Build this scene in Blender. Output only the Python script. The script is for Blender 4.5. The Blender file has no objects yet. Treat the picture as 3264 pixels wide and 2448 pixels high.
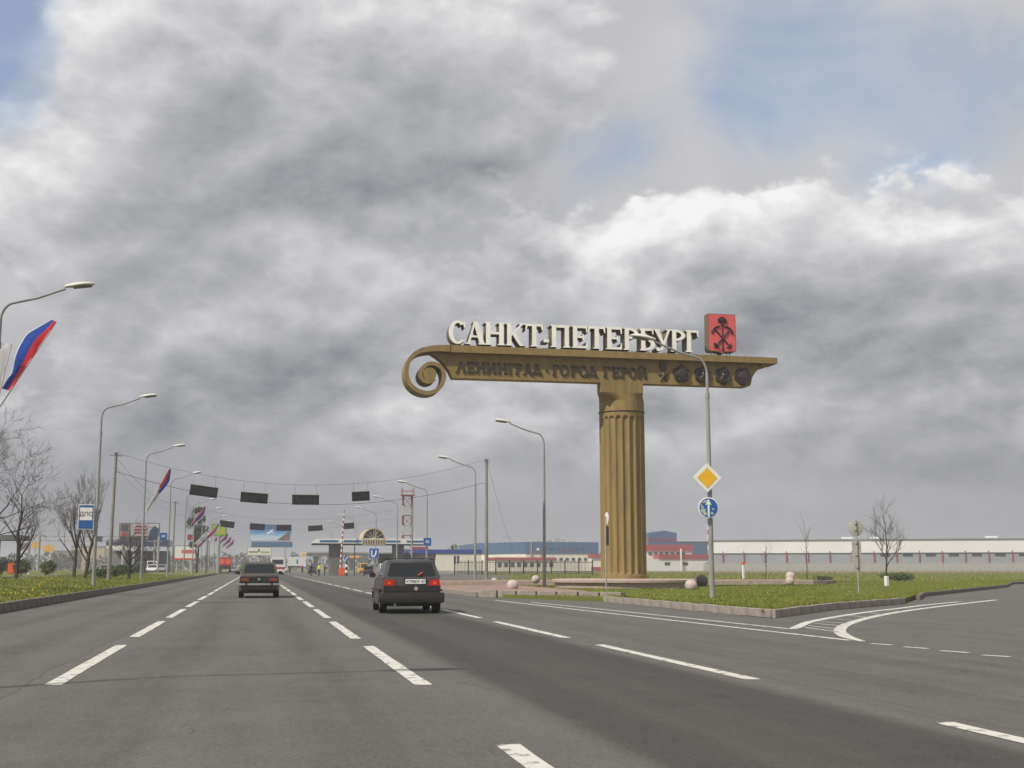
import bpy, bmesh, math, random
from math import radians, sin, cos, pi, sqrt, atan2
from mathutils import Vector, Matrix
scene = bpy.context.scene
col = scene.collection

# ------------------------------------------------------------------ camera
cam_data = bpy.data.cameras.new('camera'); cam = bpy.data.objects.new('camera', cam_data)
col.objects.link(cam); scene.camera = cam
cam_data.lens = 43.13; cam_data.sensor_width = 36.0
cam_data.clip_start = 0.1; cam_data.clip_end = 6000
cam.location = (0, 0, 1.2)                       # passenger's eye height in a car
cam.rotation_euler = (radians(90 + 8.51), 0, radians(-11.66))

# ------------------------------------------------------------------ light
SUN_H = Vector((-0.85, -0.53)).normalized(); SUN_EL = radians(48)
sun_dir = Vector((SUN_H.x * cos(SUN_EL), SUN_H.y * cos(SUN_EL), sin(SUN_EL)))
sd = bpy.data.lights.new('sun', 'SUN'); sd.energy = 4.2; sd.angle = radians(0.9); sd.color = (1.0, 0.93, 0.82)
sun = bpy.data.objects.new('sun', sd); col.objects.link(sun)
sun.rotation_euler = sun_dir.to_track_quat('Z', 'Y').to_euler()
scene.view_settings.view_transform = 'Standard'; scene.view_settings.look = 'None'
scene.view_settings.exposure = 0.0; scene.view_settings.gamma = 1.0
scene.view_settings.use_curve_mapping = False

# ------------------------------------------------------------------ sky: Nishita seen through broken cumulus
world = bpy.data.worlds.new('World'); scene.world = world; world.use_nodes = True
wt = world.node_tree; wt.nodes.clear()
def wn(t, **k):
    n = wt.nodes.new(t)
    for a, b in k.items(): setattr(n, a, b)
    return n
def wl(a, b): wt.links.new(a, b)
def wm(op, a, b=None, c=None, clamp=False):
    n = wn('ShaderNodeMath', operation=op, use_clamp=clamp)
    for i, v in enumerate((a, b, c)):
        if v is None: continue
        if isinstance(v, (int, float)): n.inputs[i].default_value = v
        else: wl(v, n.inputs[i])
    return n.outputs[0]
def wv(op, a, b=None, scale=None):
    n = wn('ShaderNodeVectorMath', operation=op)
    for i, v in enumerate((a, b)):
        if v is None: continue
        if isinstance(v, (tuple, list)): n.inputs[i].default_value = v
        else: wl(v, n.inputs[i])
    if scale is not None: n.inputs['Scale'].default_value = scale
    return n.outputs['Value'] if op in ('DISTANCE', 'DOT_PRODUCT', 'LENGTH') else n.outputs['Vector']
def wsmooth(v, a, b, x=0.0, y=1.0):
    n = wn('ShaderNodeMapRange', interpolation_type='SMOOTHSTEP')
    wl(v, n.inputs['Value']); n.inputs['From Min'].default_value = a; n.inputs['From Max'].default_value = b
    n.inputs['To Min'].default_value = x; n.inputs['To Max'].default_value = y
    return n.outputs['Result']
sky = wn('ShaderNodeTexSky', sky_type='NISHITA'); sky.sun_disc = False
sky.sun_elevation = SUN_EL; sky.sun_rotation = atan2(SUN_H.x, SUN_H.y)
sky.air_density = 1.0; sky.dust_density = 1.0; sky.ozone_density = 0.6
D = wn('ShaderNodeTexCoord').outputs['Generated']
def cloud_coord(d, k=0.55):
    s = wn('ShaderNodeSeparateXYZ'); wl(d, s.inputs[0])
    zz = wm('ADD', wm('MAXIMUM', s.outputs[2], 0.0), k)
    c = wn('ShaderNodeCombineXYZ')
    wl(wm('DIVIDE', s.outputs[0], zz), c.inputs[0]); wl(wm('DIVIDE', s.outputs[1], zz), c.inputs[1])
    wl(wm('MULTIPLY', s.outputs[2], 0.9), c.inputs[2])
    return c.outputs[0], s.outputs[2]
def wnoise(v, scale, detail, rough, dist=0.0, off=(0, 0, 0)):
    n = wn('ShaderNodeTexNoise'); n.inputs['Scale'].default_value = scale
    n.inputs['Detail'].default_value = detail; n.inputs['Roughness'].default_value = rough
    n.inputs['Distortion'].default_value = dist
    wl(wv('ADD', v, off), n.inputs['Vector']); return n.outputs[0]
P, DZ = cloud_coord(D)
OFF = (3.7, 1.3, 0.4)
def ragged(d):
    """the direction, shaken, so that cloud banks get ragged borders"""
    w = wn('ShaderNodeTexNoise'); w.inputs['Scale'].default_value = 9.0; w.inputs['Detail'].default_value = 3.0; w.inputs['Roughness'].default_value = 0.6
    wl(d, w.inputs['Vector'])
    return wv('ADD', d, wv('SCALE', wv('SUBTRACT', w.outputs[1], (0.5, 0.5, 0.5)), scale=0.10))
def blob(dw, c, r, ex=(1, 1, 1)):
    """soft patch of sky round direction c; ex squeezes it (x, y, z)"""
    v = wv('MULTIPLY', wv('SUBTRACT', dw, c), ex)
    return wsmooth(wv('LENGTH', v), 0.0, r, 1.0, 0.0)
def total(dw, items):
    acc = None
    for w, c, r, ex in items:
        t = wm('MULTIPLY', blob(dw, c, r, ex), w); acc = t if acc is None else wm('ADD', acc, t)
    return acc
def heaps(v, octs):
    """billowed octaves: round heaps parted by creases"""
    acc = None
    for i, (sc, w) in enumerate(octs):
        n = wnoise(v, sc, 0.0, 0.5, 0.0, (OFF[0] + i * 1.7, OFF[1] - i, OFF[2]))
        t = wm('MULTIPLY', wm('ABSOLUTE', wm('SUBTRACT', n, 0.5)), 3.2 * w); acc = t if acc is None else wm('ADD', acc, t)
    return acc
# heaped cumulus banks (direction, size, squeeze)
BANKS = [(0.66, (0.47, 0.855, 0.215), 0.34, (0.85, 1, 2.2)), (0.62, (0.0, 0.945, 0.325), 0.30, (0.9, 1, 1.7)), (0.50, (-0.17, 0.943, 0.255), 0.20, (1, 1, 1.7)),
         (0.62, (0.02, 0.975, 0.185), 0.20, (0.9, 1, 1.9)), (0.50, (0.27, 0.932, 0.21), 0.20, (0.8, 1, 2.0)), (0.52, (0.12, 0.985, 0.095), 0.17, (0.7, 1, 2.4)), (0.40, (0.20, 0.90, 0.40), 0.22, (0.8, 1, 1.6)),
         (0.50, (-0.10, 0.985, 0.13), 0.18, (0.8, 1, 2.2)), (0.50, (0.40, 0.905, 0.11), 0.20, (0.7, 1, 2.4)), (0.40, (0.56, 0.82, 0.08), 0.16, (0.8, 1, 2.4))]
OCT = ((2.6, 0.42), (5.8, 0.27), (12.5, 0.17), (27.0, 0.10), (58.0, 0.055), (121.0, 0.03))
def bank_field(d):
    dw = ragged(d); p, _ = cloud_coord(d)
    f = wm('ADD', total(dw, BANKS), wm('MULTIPLY', wm('SUBTRACT', wnoise(p, 2.1, 6.0, 0.55, 0.0, OFF), 0.5), 1.6))
    return wm('ADD', f, wm('MULTIPLY', wm('SUBTRACT', heaps(p, OCT), 0.24), 0.62)), dw
F1, DW = bank_field(D)
F2, _ = bank_field(wv('ADD', D, (-0.009, -0.003, 0.019)))
SIDE = wm('SUBTRACT', F1, F2)                           # > 0 on the sunlit upper sides of the heaps
HOLE = total(DW, [(1.5, (-0.225, 0.895, 0.385), 0.125, (1, 1, 1)), (0.55, (0.437, 0.818, 0.372), 0.17, (0.75, 1, 1.5)), (0.36, (0.515, 0.806, 0.325), 0.13, (0.8, 1, 1.6)),
                  (0.40, (0.36, 0.84, 0.405), 0.13, (1, 1, 1)), (0.45, (0.27, 0.90, 0.318), 0.09, (1, 1, 1.2))])
soft = wnoise(P, 1.7, 5.0, 0.55, 0.0, (9.1, 2.2, 0.0))
thin = wnoise(P, 5.0, 6.0, 0.6, 0.6, (1.1, 7.2, 0.0))
# high, smooth deck behind the heaps
deck = wm('ADD', 0.60, wm('MULTIPLY', wm('SUBTRACT', soft, 0.5), 0.55))
deck = wm('ADD', deck, wm('MULTIPLY', wm('SUBTRACT', thin, 0.5), 0.16))
deck = wm('SUBTRACT', deck, wsmooth(DZ, 0.19, 0.0, 0.0, 0.34))
# the heaps themselves: bright tops and borders, grey bellies
belly = wsmooth(F1, 0.30, 1.05, 0.0, 0.30)
heap = wm('SUBTRACT', wm('ADD', 0.66, wm('MULTIPLY', SIDE, 1.2)), belly)
heap = wm('ADD', heap, wm('MULTIPLY', wm('SUBTRACT', soft, 0.5), 0.40))
heap = wm('SUBTRACT', heap, wsmooth(DZ, 0.21, 0.03, 0.0, 0.24))
A1 = wm('MULTIPLY', wsmooth(F1, 0.20, 0.31), wsmooth(DZ, 0.035, 0.125))
val = wm('ADD', wm('MULTIPLY', heap, A1), wm('MULTIPLY', deck, wm('SUBTRACT', 1.0, A1)))
tone = total(DW, [(-0.20, (0.01, 0.947, 0.305), 0.20, (0.8, 1, 1.4)), (-0.17, (0.02, 0.986, 0.150), 0.17, (0.6, 1, 1.9)), (-0.08, (0.45, 0.87, 0.195), 0.18, (0.7, 1, 1.7)), (-0.20, (0.205, 0.951, 0.236), 0.07, (0.8, 1, 1.3)), (-0.15, (0.145, 0.955, 0.232), 0.06, (0.8, 1, 1.3)),
                  (0.14, (0.02, 0.974, 0.222), 0.11, (0.8, 1, 1.6)), (0.03, (0.34, 0.892, 0.300), 0.13, (0.8, 1, 1.4)), (0.06, (0.50, 0.82, 0.285), 0.13, (0.8, 1, 1.6)), (0.14, (-0.12, 0.919, 0.372), 0.09, (1, 1, 1)), (0.12, (0.44, 0.82, 0.385), 0.20, (0.7, 1, 1.4)),
                  (0.14, (-0.18, 0.943, 0.275), 0.12, (1, 1, 1.5)), (0.16, (0.11, 0.987, 0.115), 0.09, (0.7, 1, 1.7)), (0.12, (0.30, 0.93, 0.235), 0.11, (0.8, 1, 1.6)), (0.12, (0.40, 0.91, 0.115), 0.14, (0.6, 1, 1.9)), (0.10, (0.0, 0.99, 0.10), 0.12, (0.6, 1, 2.0))])
val = wm('ADD', val, tone)
ramp = wn('ShaderNodeValToRGB'); wl(val, ramp.inputs[0])
cr = ramp.color_ramp; cr.interpolation = 'LINEAR'
cr.elements[0].position = 0.0; cr.elements[0].color = (0.190, 0.198, 0.226, 1)
cr.elements[1].position = 1.0; cr.elements[1].color = (0.94, 0.93, 0.925, 1)
for p, c in ((0.25, (0.318, 0.324, 0.348, 1)), (0.5, (0.462, 0.466, 0.490, 1)), (0.75, (0.655, 0.652, 0.668, 1))):
    e = cr.elements.new(p); e.color = c
cover = wm('ADD', wm('SUBTRACT', 1.15, wm('MULTIPLY', HOLE, 1.25)), wm('MULTIPLY', wm('SUBTRACT', thin, 0.5), 1.5))
mask = wm('MAXIMUM', wsmooth(cover, -0.1, 0.95, 0.24, 1.0), wm('MULTIPLY', A1, wsmooth(HOLE, 1.0, 0.35)))
bg1 = wn('ShaderNodeBackground'); wl(sky.outputs[0], bg1.inputs[0]); bg1.inputs[1].default_value = 0.15
bg2 = wn('ShaderNodeBackground'); wl(ramp.outputs[0], bg2.inputs[0]); bg2.inputs[1].default_value = 1.0
mx = wn('ShaderNodeMixShader'); wl(mask, mx.inputs[0]); wl(bg1.outputs[0], mx.inputs[1]); wl(bg2.outputs[0], mx.inputs[2])
wl(mx.outputs[0], wn('ShaderNodeOutputWorld').inputs[0])
world.cycles.sampling_method = 'MANUAL'; world.cycles.sample_map_resolution = 512

# ------------------------------------------------------------------ materials
MATS = {}
def material(name, c, rough=0.6, metal=0.0, var=0.12, scale=3.0, bump=0.0, bscale=None, c2=None, spec=0.5, detail=6.0, coat=0.0, stretch=None, thr=(0.3, 0.7)):
    """procedural paint / stone / metal: base colour broken by object-space noise, optional second colour and relief"""
    if name in MATS: return MATS[name]
    m = bpy.data.materials.new(name); m.use_nodes = True; t = m.node_tree; N = t.nodes; b = N['Principled BSDF']
    b.inputs['Roughness'].default_value = rough; b.inputs['Metallic'].default_value = metal
    b.inputs['Specular IOR Level'].default_value = spec
    if coat: b.inputs['Coat Weight'].default_value = coat; b.inputs['Coat Roughness'].default_value = 0.15
    tc = N.new('ShaderNodeTexCoord'); mp = N.new('ShaderNodeMapping'); t.links.new(tc.outputs['Object'], mp.inputs[0])
    if stretch: mp.inputs['Scale'].default_value = stretch
    ns = N.new('ShaderNodeTexNoise'); ns.inputs['Scale'].default_value = scale; ns.inputs['Detail'].default_value = detail
    ns.inputs['Roughness'].default_value = 0.6; t.links.new(mp.outputs[0], ns.inputs['Vector'])
    if c2 is None: c2 = tuple(x * (1 - 2 * var) for x in c); c1 = tuple(min(1, x * (1 + var)) for x in c)
    else: c1 = c
    r = N.new('ShaderNodeValToRGB'); t.links.new(ns.outputs[0], r.inputs[0])
    r.color_ramp.elements[0].position = thr[0]; r.color_ramp.elements[0].color = (*c2, 1)
    r.color_ramp.elements[1].position = thr[1]; r.color_ramp.elements[1].color = (*c1, 1)
    t.links.new(r.outputs[0], b.inputs['Base Color'])
    if bump:
        n2 = N.new('ShaderNodeTexNoise'); n2.inputs['Scale'].default_value = bscale or scale * 8; n2.inputs['Detail'].default_value = 4
        t.links.new(mp.outputs[0], n2.inputs['Vector'])
        bp = N.new('ShaderNodeBump'); bp.inputs['Strength'].default_value = bump; bp.inputs['Distance'].default_value = 0.03
        t.links.new(n2.outputs[0], bp.inputs['Height']); t.links.new(bp.outputs[0], b.inputs['Normal'])
    MATS[name] = m
    return m
def M(name): return MATS[name]

material('grass', (0.145, 0.175, 0.034), 0.95, c2=(0.13, 0.125, 0.045), scale=0.35, bump=1.0, bscale=9, spec=0.1, detail=10)
material('dry_grass', (0.23, 0.185, 0.085), 0.95, c2=(0.11, 0.13, 0.035), scale=0.25, bump=1.0, bscale=6, spec=0.1)
material('blade', (0.20, 0.235, 0.04), 0.8, c2=(0.135, 0.16, 0.028), scale=0.8, spec=0.2)
material('straw', (0.36, 0.27, 0.13), 0.9, c2=(0.16, 0.17, 0.05), scale=0.5, spec=0.1)
material('dandelion', (0.72, 0.47, 0.02), 0.8, spec=0.1)
material('kerb', (0.165, 0.145, 0.128), 0.9, var=0.2, scale=1.7, bump=0.5, bscale=30, spec=0.2)
material('kerb_light', (0.30, 0.265, 0.235), 0.9, var=0.18, scale=2.0, bump=0.4, bscale=30, spec=0.2)
material('granite', (0.40, 0.32, 0.28), 0.75, var=0.14, scale=4, bump=0.3, bscale=60, spec=0.3)
material('granite_cap', (0.42, 0.33, 0.29), 0.7, var=0.12, scale=3, bump=0.3, bscale=60, spec=0.3)
material('sphere_stone', (0.52, 0.44, 0.40), 0.75, var=0.12, scale=5, bump=0.3, bscale=40, spec=0.25)
material('sphere_grey', (0.16, 0.155, 0.155), 0.8, var=0.2, scale=5, spec=0.25)
material('pavers', (0.30, 0.215, 0.175), 0.9, var=0.16, scale=1.2, bump=0.4, bscale=12, spec=0.2)
material('paint', (0.58, 0.57, 0.53), 0.7, c2=(0.16, 0.155, 0.145), scale=6.0, thr=(0.36, 0.47), bump=0.2, bscale=40, spec=0.3, detail=12)
material('gold', (0.290, 0.204, 0.074), 0.68, c2=(0.195, 0.143, 0.060), scale=1.6, bump=0.12, bscale=5, spec=0.3, stretch=(2.2, 2.2, 0.35), detail=9)
material('gold_letter_side', (0.17, 0.13, 0.085), 0.6, var=0.1, scale=2, spec=0.3)
material('letter_white', (0.90, 0.89, 0.82), 0.55, var=0.05, scale=1.5, spec=0.3)
material('bronze_dark', (0.045, 0.040, 0.038), 0.5, var=0.25, scale=3, spec=0.4)
material('medal', (0.075, 0.055, 0.048), 0.45, c2=(0.03, 0.025, 0.024), scale=4, spec=0.5, metal=0.3)
material('arms_red', (0.70, 0.115, 0.12), 0.5, var=0.06, scale=1, spec=0.35)
material('arms_black', (0.022, 0.018, 0.018), 0.5, var=0.1, scale=2, spec=0.4)
material('lamp_post', (0.30, 0.305, 0.295), 0.6, var=0.16, scale=2.5, bump=0.1, spec=0.35, stretch=(1, 1, 0.3))
material('lamp_shell', (0.66, 0.65, 0.61), 0.5, var=0.1, scale=4, spec=0.4)
material('lamp_glass', (0.20, 0.21, 0.21), 0.25, var=0.1, spec=0.5)
material('concrete_pole', (0.27, 0.255, 0.235), 0.9, var=0.2, scale=2, bump=0.3, spec=0.2, stretch=(1, 1, 0.3))
material('wire', (0.045, 0.045, 0.05), 0.7, spec=0.2)
material('board_dark', (0.014, 0.016, 0.020), 0.55, var=0.2, spec=0.3)
material('board_edge', (0.20, 0.15, 0.09), 0.6, spec=0.3)
material('sign_white', (0.80, 0.80, 0.77), 0.45, var=0.05, spec=0.4)
material('sign_yellow', (0.82, 0.47, 0.012), 0.45, var=0.03, spec=0.4)
material('sign_blue', (0.016, 0.115, 0.37), 0.45, var=0.06, spec=0.4)
material('sign_black', (0.02, 0.02, 0.02), 0.5, spec=0.4)
material('sign_back', (0.46, 0.455, 0.425), 0.6, var=0.08, scale=2, spec=0.35)
material('galv', (0.38, 0.38, 0.37), 0.5, var=0.12, spec=0.4, metal=0.2)
material('bark', (0.075, 0.063, 0.055), 0.95, var=0.3, scale=6, spec=0.1, stretch=(1, 1, 0.2))
material('twig', (0.13, 0.105, 0.085), 0.95, var=0.25, scale=1.0, spec=0.1)
material('leaf_young', (0.13, 0.14, 0.045), 0.8, c2=(0.065, 0.085, 0.022), scale=1.0, spec=0.2)
material('leaf_dark', (0.075, 0.105, 0.03), 0.85, c2=(0.035, 0.055, 0.016), scale=0.6, spec=0.2)
material('leaf_far', (0.085, 0.095, 0.060), 0.9, c2=(0.050, 0.060, 0.038), scale=0.15, spec=0.1)
material('white_wall', (0.74, 0.71, 0.62), 0.85, var=0.06, scale=0.5, spec=0.2)
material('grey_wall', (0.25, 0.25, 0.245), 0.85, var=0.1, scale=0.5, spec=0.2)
material('warehouse_white', (0.72, 0.72, 0.73), 0.7, var=0.05, scale=0.08, spec=0.3)
material('warehouse_grey', (0.27, 0.295, 0.33), 0.7, var=0.06, scale=0.08, spec=0.3)
material('factory_blue', (0.045, 0.115, 0.235), 0.6, var=0.07, scale=0.1, spec=0.3)
material('band_blue', (0.022, 0.045, 0.26), 0.55, var=0.05, spec=0.3)
material('factory_red', (0.34, 0.045, 0.055), 0.6, var=0.08, scale=0.15, spec=0.3)
material('concrete', (0.36, 0.35, 0.335), 0.9, var=0.14, scale=0.6, bump=0.2, spec=0.2)
material('concrete_dark', (0.155, 0.155, 0.155), 0.9, var=0.15, scale=0.6, spec=0.2)
material('fence_iron', (0.022, 0.022, 0.024), 0.6, spec=0.3)
material('canopy_white', (0.70, 0.70, 0.69), 0.6, var=0.06, spec=0.3)
material('canopy_blue', (0.018, 0.11, 0.24), 0.5, var=0.06, spec=0.35)
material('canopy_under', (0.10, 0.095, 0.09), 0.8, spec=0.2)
material('cream', (0.50, 0.40, 0.23), 0.7, var=0.1, spec=0.3)
material('mast_red', (0.26, 0.055, 0.045), 0.7, var=0.2, spec=0.25)
material('mast_white', (0.46, 0.43, 0.39), 0.7, var=0.15, spec=0.25)
material('red_paint', (0.40, 0.045, 0.04), 0.55, var=0.12, spec=0.35)
material('orange_paint', (0.80, 0.105, 0.025), 0.6, var=0.08, spec=0.3)
material('yellow_paint', (0.75, 0.42, 0.03), 0.55, var=0.06, spec=0.35)
material('white_paint', (0.76, 0.75, 0.73), 0.5, var=0.05, spec=0.35)
material('green_paint', (0.22, 0.46, 0.02), 0.6, var=0.06, spec=0.3)
material('flag_red', (0.74, 0.045, 0.055), 0.8, var=0.1, spec=0.15)
material('flag_blue', (0.030, 0.085, 0.40), 0.8, var=0.12, spec=0.15)
material('flag_white', (0.72, 0.72, 0.76), 0.8, var=0.06, spec=0.15)
material('billboard_back', (0.075, 0.08, 0.085), 0.7, spec=0.3)
material('glass_dark', (0.012, 0.014, 0.017), 0.12, var=0.1, spec=0.5)
material('window_dark', (0.03, 0.035, 0.04), 0.2, var=0.1, spec=0.5)
material('car_charcoal', (0.032, 0.034, 0.037), 0.40, c2=(0.058, 0.058, 0.057), scale=2.2, spec=0.4, coat=0.25)
material('car_brown', (0.050, 0.043, 0.038), 0.50, c2=(0.085, 0.074, 0.062), scale=2.0, spec=0.4, coat=0.15)
material('black_plastic', (0.017, 0.017, 0.017), 0.62, c2=(0.034, 0.032, 0.029), scale=3, spec=0.35)
material('tyre', (0.018, 0.018, 0.018), 0.9, var=0.2, spec=0.2)
material('rim_metal', (0.50, 0.49, 0.47), 0.35, var=0.1, metal=0.5, spec=0.5)
material('chrome', (0.62, 0.60, 0.56), 0.22, var=0.08, metal=0.9)
material('tail_red', (0.55, 0.012, 0.008), 0.3, var=0.08, spec=0.5)
material('tail_amber', (0.75, 0.13, 0.01), 0.3, var=0.08, spec=0.5)
material('tail_dim', (0.23, 0.055, 0.025), 0.45, var=0.15, spec=0.4)
material('skin', (0.48, 0.30, 0.22), 0.7, spec=0.3)
material('cloth_dark', (0.018, 0.020, 0.026), 0.9, spec=0.15)
material('hivis', (0.50, 0.66, 0.03), 0.8, spec=0.15)
material('cloth_red', (0.42, 0.05, 0.05), 0.9, spec=0.15)
material('cloth_green', (0.07, 0.26, 0.03), 0.9, spec=0.15)
for nm, c in (('car_white', (0.70, 0.70, 0.69)), ('car_silver', (0.33, 0.34, 0.35)), ('car_blue', (0.03, 0.05, 0.12)), ('car_black', (0.02, 0.02, 0.022)), ('car_red', (0.36, 0.025, 0.025)), ('car_yellow', (0.72, 0.40, 0.025))):
    material(nm, c, 0.35, var=0.05, spec=0.45, coat=0.4)

for nm in ('flag_red', 'flag_blue', 'flag_white'):              # thin cloth lets light through
    t_ = MATS[nm].node_tree; b_ = t_.nodes['Principled BSDF']; tr_ = t_.nodes.new('ShaderNodeBsdfTranslucent'); mx_ = t_.nodes.new('ShaderNodeMixShader'); mx_.inputs[0].default_value = 0.4
    t_.links.new(b_.inputs['Base Color'].links[0].from_socket, tr_.inputs[0]); t_.links.new(b_.outputs[0], mx_.inputs[1]); t_.links.new(tr_.outputs[0], mx_.inputs[2])
    t_.links.new(mx_.outputs[0], t_.nodes['Material Output'].inputs[0])
def asphalt_material():
    """worn asphalt: aggregate speckle, broad blotches, wheel-worn and newly laid strips running along the road (world Y)"""
    m = bpy.data.materials.new('asphalt'); m.use_nodes = True; t = m.node_tree; N = t.nodes; b = N['Principled BSDF']
    L = t.links.new
    def mth(op, a, c=None, clamp=False):
        n = N.new('ShaderNodeMath'); n.operation = op; n.use_clamp = clamp
        for i, v in enumerate((a, c)):
            if v is None: continue
            if isinstance(v, (int, float)): n.inputs[i].default_value = v
            else: L(v, n.inputs[i])
        return n.outputs[0]
    def sm(v, a, c):
        n = N.new('ShaderNodeMapRange'); n.interpolation_type = 'SMOOTHSTEP'; L(v, n.inputs[0]); n.inputs[1].default_value = a; n.inputs[2].default_value = c
        return n.outputs[0]
    g = N.new('ShaderNodeNewGeometry'); sp = N.new('ShaderNodeSeparateXYZ'); L(g.outputs['Position'], sp.inputs[0])
    def noise(sc, det, stretch=(1, 1, 1), rough=0.6):
        mp = N.new('ShaderNodeMapping'); L(g.outputs['Position'], mp.inputs[0]); mp.inputs['Scale'].default_value = stretch
        n = N.new('ShaderNodeTexNoise'); n.inputs['Scale'].default_value = sc; n.inputs['Detail'].default_value = det; n.inputs['Roughness'].default_value = rough
        L(mp.outputs[0], n.inputs['Vector']); return n.outputs[0]
    speck = noise(26, 3, rough=0.7); blot = noise(0.45, 5); streak = noise(1.0, 5, (1.6, 0.06, 1)); mid = noise(4.0, 4, (1, 0.5, 1))
    x = mth('ADD', sp.outputs[0], mth('MULTIPLY', mth('SUBTRACT', streak, 0.5), 0.5))
    new = mth('MULTIPLY', sm(x, 2.25, 2.6), mth('SUBTRACT', 1.0, sm(x, 4.75, 5.25)))          # the darker, newer strip
    polish = None
    for c0 in (-5.0, -3.4, -1.0, 0.75, 2.8, 4.4, 6.5, 8.0):                                    # polished wheel tracks
        d = mth('ABSOLUTE', mth('SUBTRACT', x, c0)); q = mth('SUBTRACT', 1.0, sm(d, 0.1, 0.55))
        polish = q if polish is None else mth('ADD', polish, q)
    v = mth('ADD', 0.108, mth('MULTIPLY', mth('SUBTRACT', speck, 0.5), 0.14))
    v = mth('ADD', v, mth('MULTIPLY', mth('SUBTRACT', mid, 0.5), 0.040))
    v = mth('ADD', v, mth('MULTIPLY', mth('SUBTRACT', blot, 0.5), 0.045))
    v = mth('ADD', v, mth('MULTIPLY', mth('SUBTRACT', streak, 0.5), 0.060))
    v = mth('SUBTRACT', v, mth('MULTIPLY', polish, 0.015))
    v = mth('MULTIPLY', v, mth('SUBTRACT', 1.0, mth('MULTIPLY', new, 0.40)))
    drip = noise(1.3, 2, (1, 0.35, 1)); v = mth('SUBTRACT', v, mth('MULTIPLY', sm(drip, 0.66, 0.78), 0.022))   # oil stains
    def seam(axis, at, w, wob):                            # sealed joint along or across the road
        q = mth('ABSOLUTE', mth('SUBTRACT', mth('ADD', sp.outputs[axis], mth('MULTIPLY', mth('SUBTRACT', noise(wob, 4), 0.5), 0.5)), at)); return mth('SUBTRACT', 1.0, sm(q, w * .4, w))
    ws = noise(0.7, 5, (1, 1, 1)); vor = N.new('ShaderNodeTexVoronoi'); vor.feature = 'DISTANCE_TO_EDGE'; vor.inputs['Scale'].default_value = 0.23
    wp = N.new('ShaderNodeVectorMath'); wp.operation = 'ADD'; nzc = N.new('ShaderNodeTexNoise'); nzc.inputs['Scale'].default_value = 0.8; nzc.inputs['Detail'].default_value = 5; L(g.outputs['Position'], nzc.inputs['Vector']); L(g.outputs['Position'], wp.inputs[0])
    s3 = N.new('ShaderNodeVectorMath'); s3.operation = 'SCALE'; s3.inputs['Scale'].default_value = 2.6; L(nzc.outputs[1], s3.inputs[0]); L(s3.outputs[0], wp.inputs[1]); L(wp.outputs[0], vor.inputs['Vector'])
    crack = mth('MULTIPLY', mth('SUBTRACT', 1.0, sm(vor.outputs['Distance'], 0.0015, 0.006)), sm(ws, 0.50, 0.62))
    v = mth('SUBTRACT', v, mth('MULTIPLY', crack, 0.040))
    for at, w in ((-2.32, .02), (5.62, .022), (9.0, .02)): v = mth('SUBTRACT', v, mth('MULTIPLY', seam(0, at, w, 0.25), 0.030))
    v = mth('MAXIMUM', v, 0.018)
    cc = N.new('ShaderNodeCombineColor')
    L(mth('MULTIPLY', v, 1.015), cc.inputs[0]); L(mth('MULTIPLY', v, 0.985), cc.inputs[1]); L(mth('MULTIPLY', v, 0.925), cc.inputs[2])
    L(cc.outputs[0], b.inputs['Base Color']); b.inputs['Roughness'].default_value = 0.86; b.inputs['Specular IOR Level'].default_value = 0.3
    bp = N.new('ShaderNodeBump'); bp.inputs['Strength'].default_value = 0.45; bp.inputs['Distance'].default_value = 0.012
    L(noise(55, 3, rough=0.7), bp.inputs['Height']); L(bp.outputs[0], b.inputs['Normal'])
    MATS['asphalt'] = m
asphalt_material()

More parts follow.
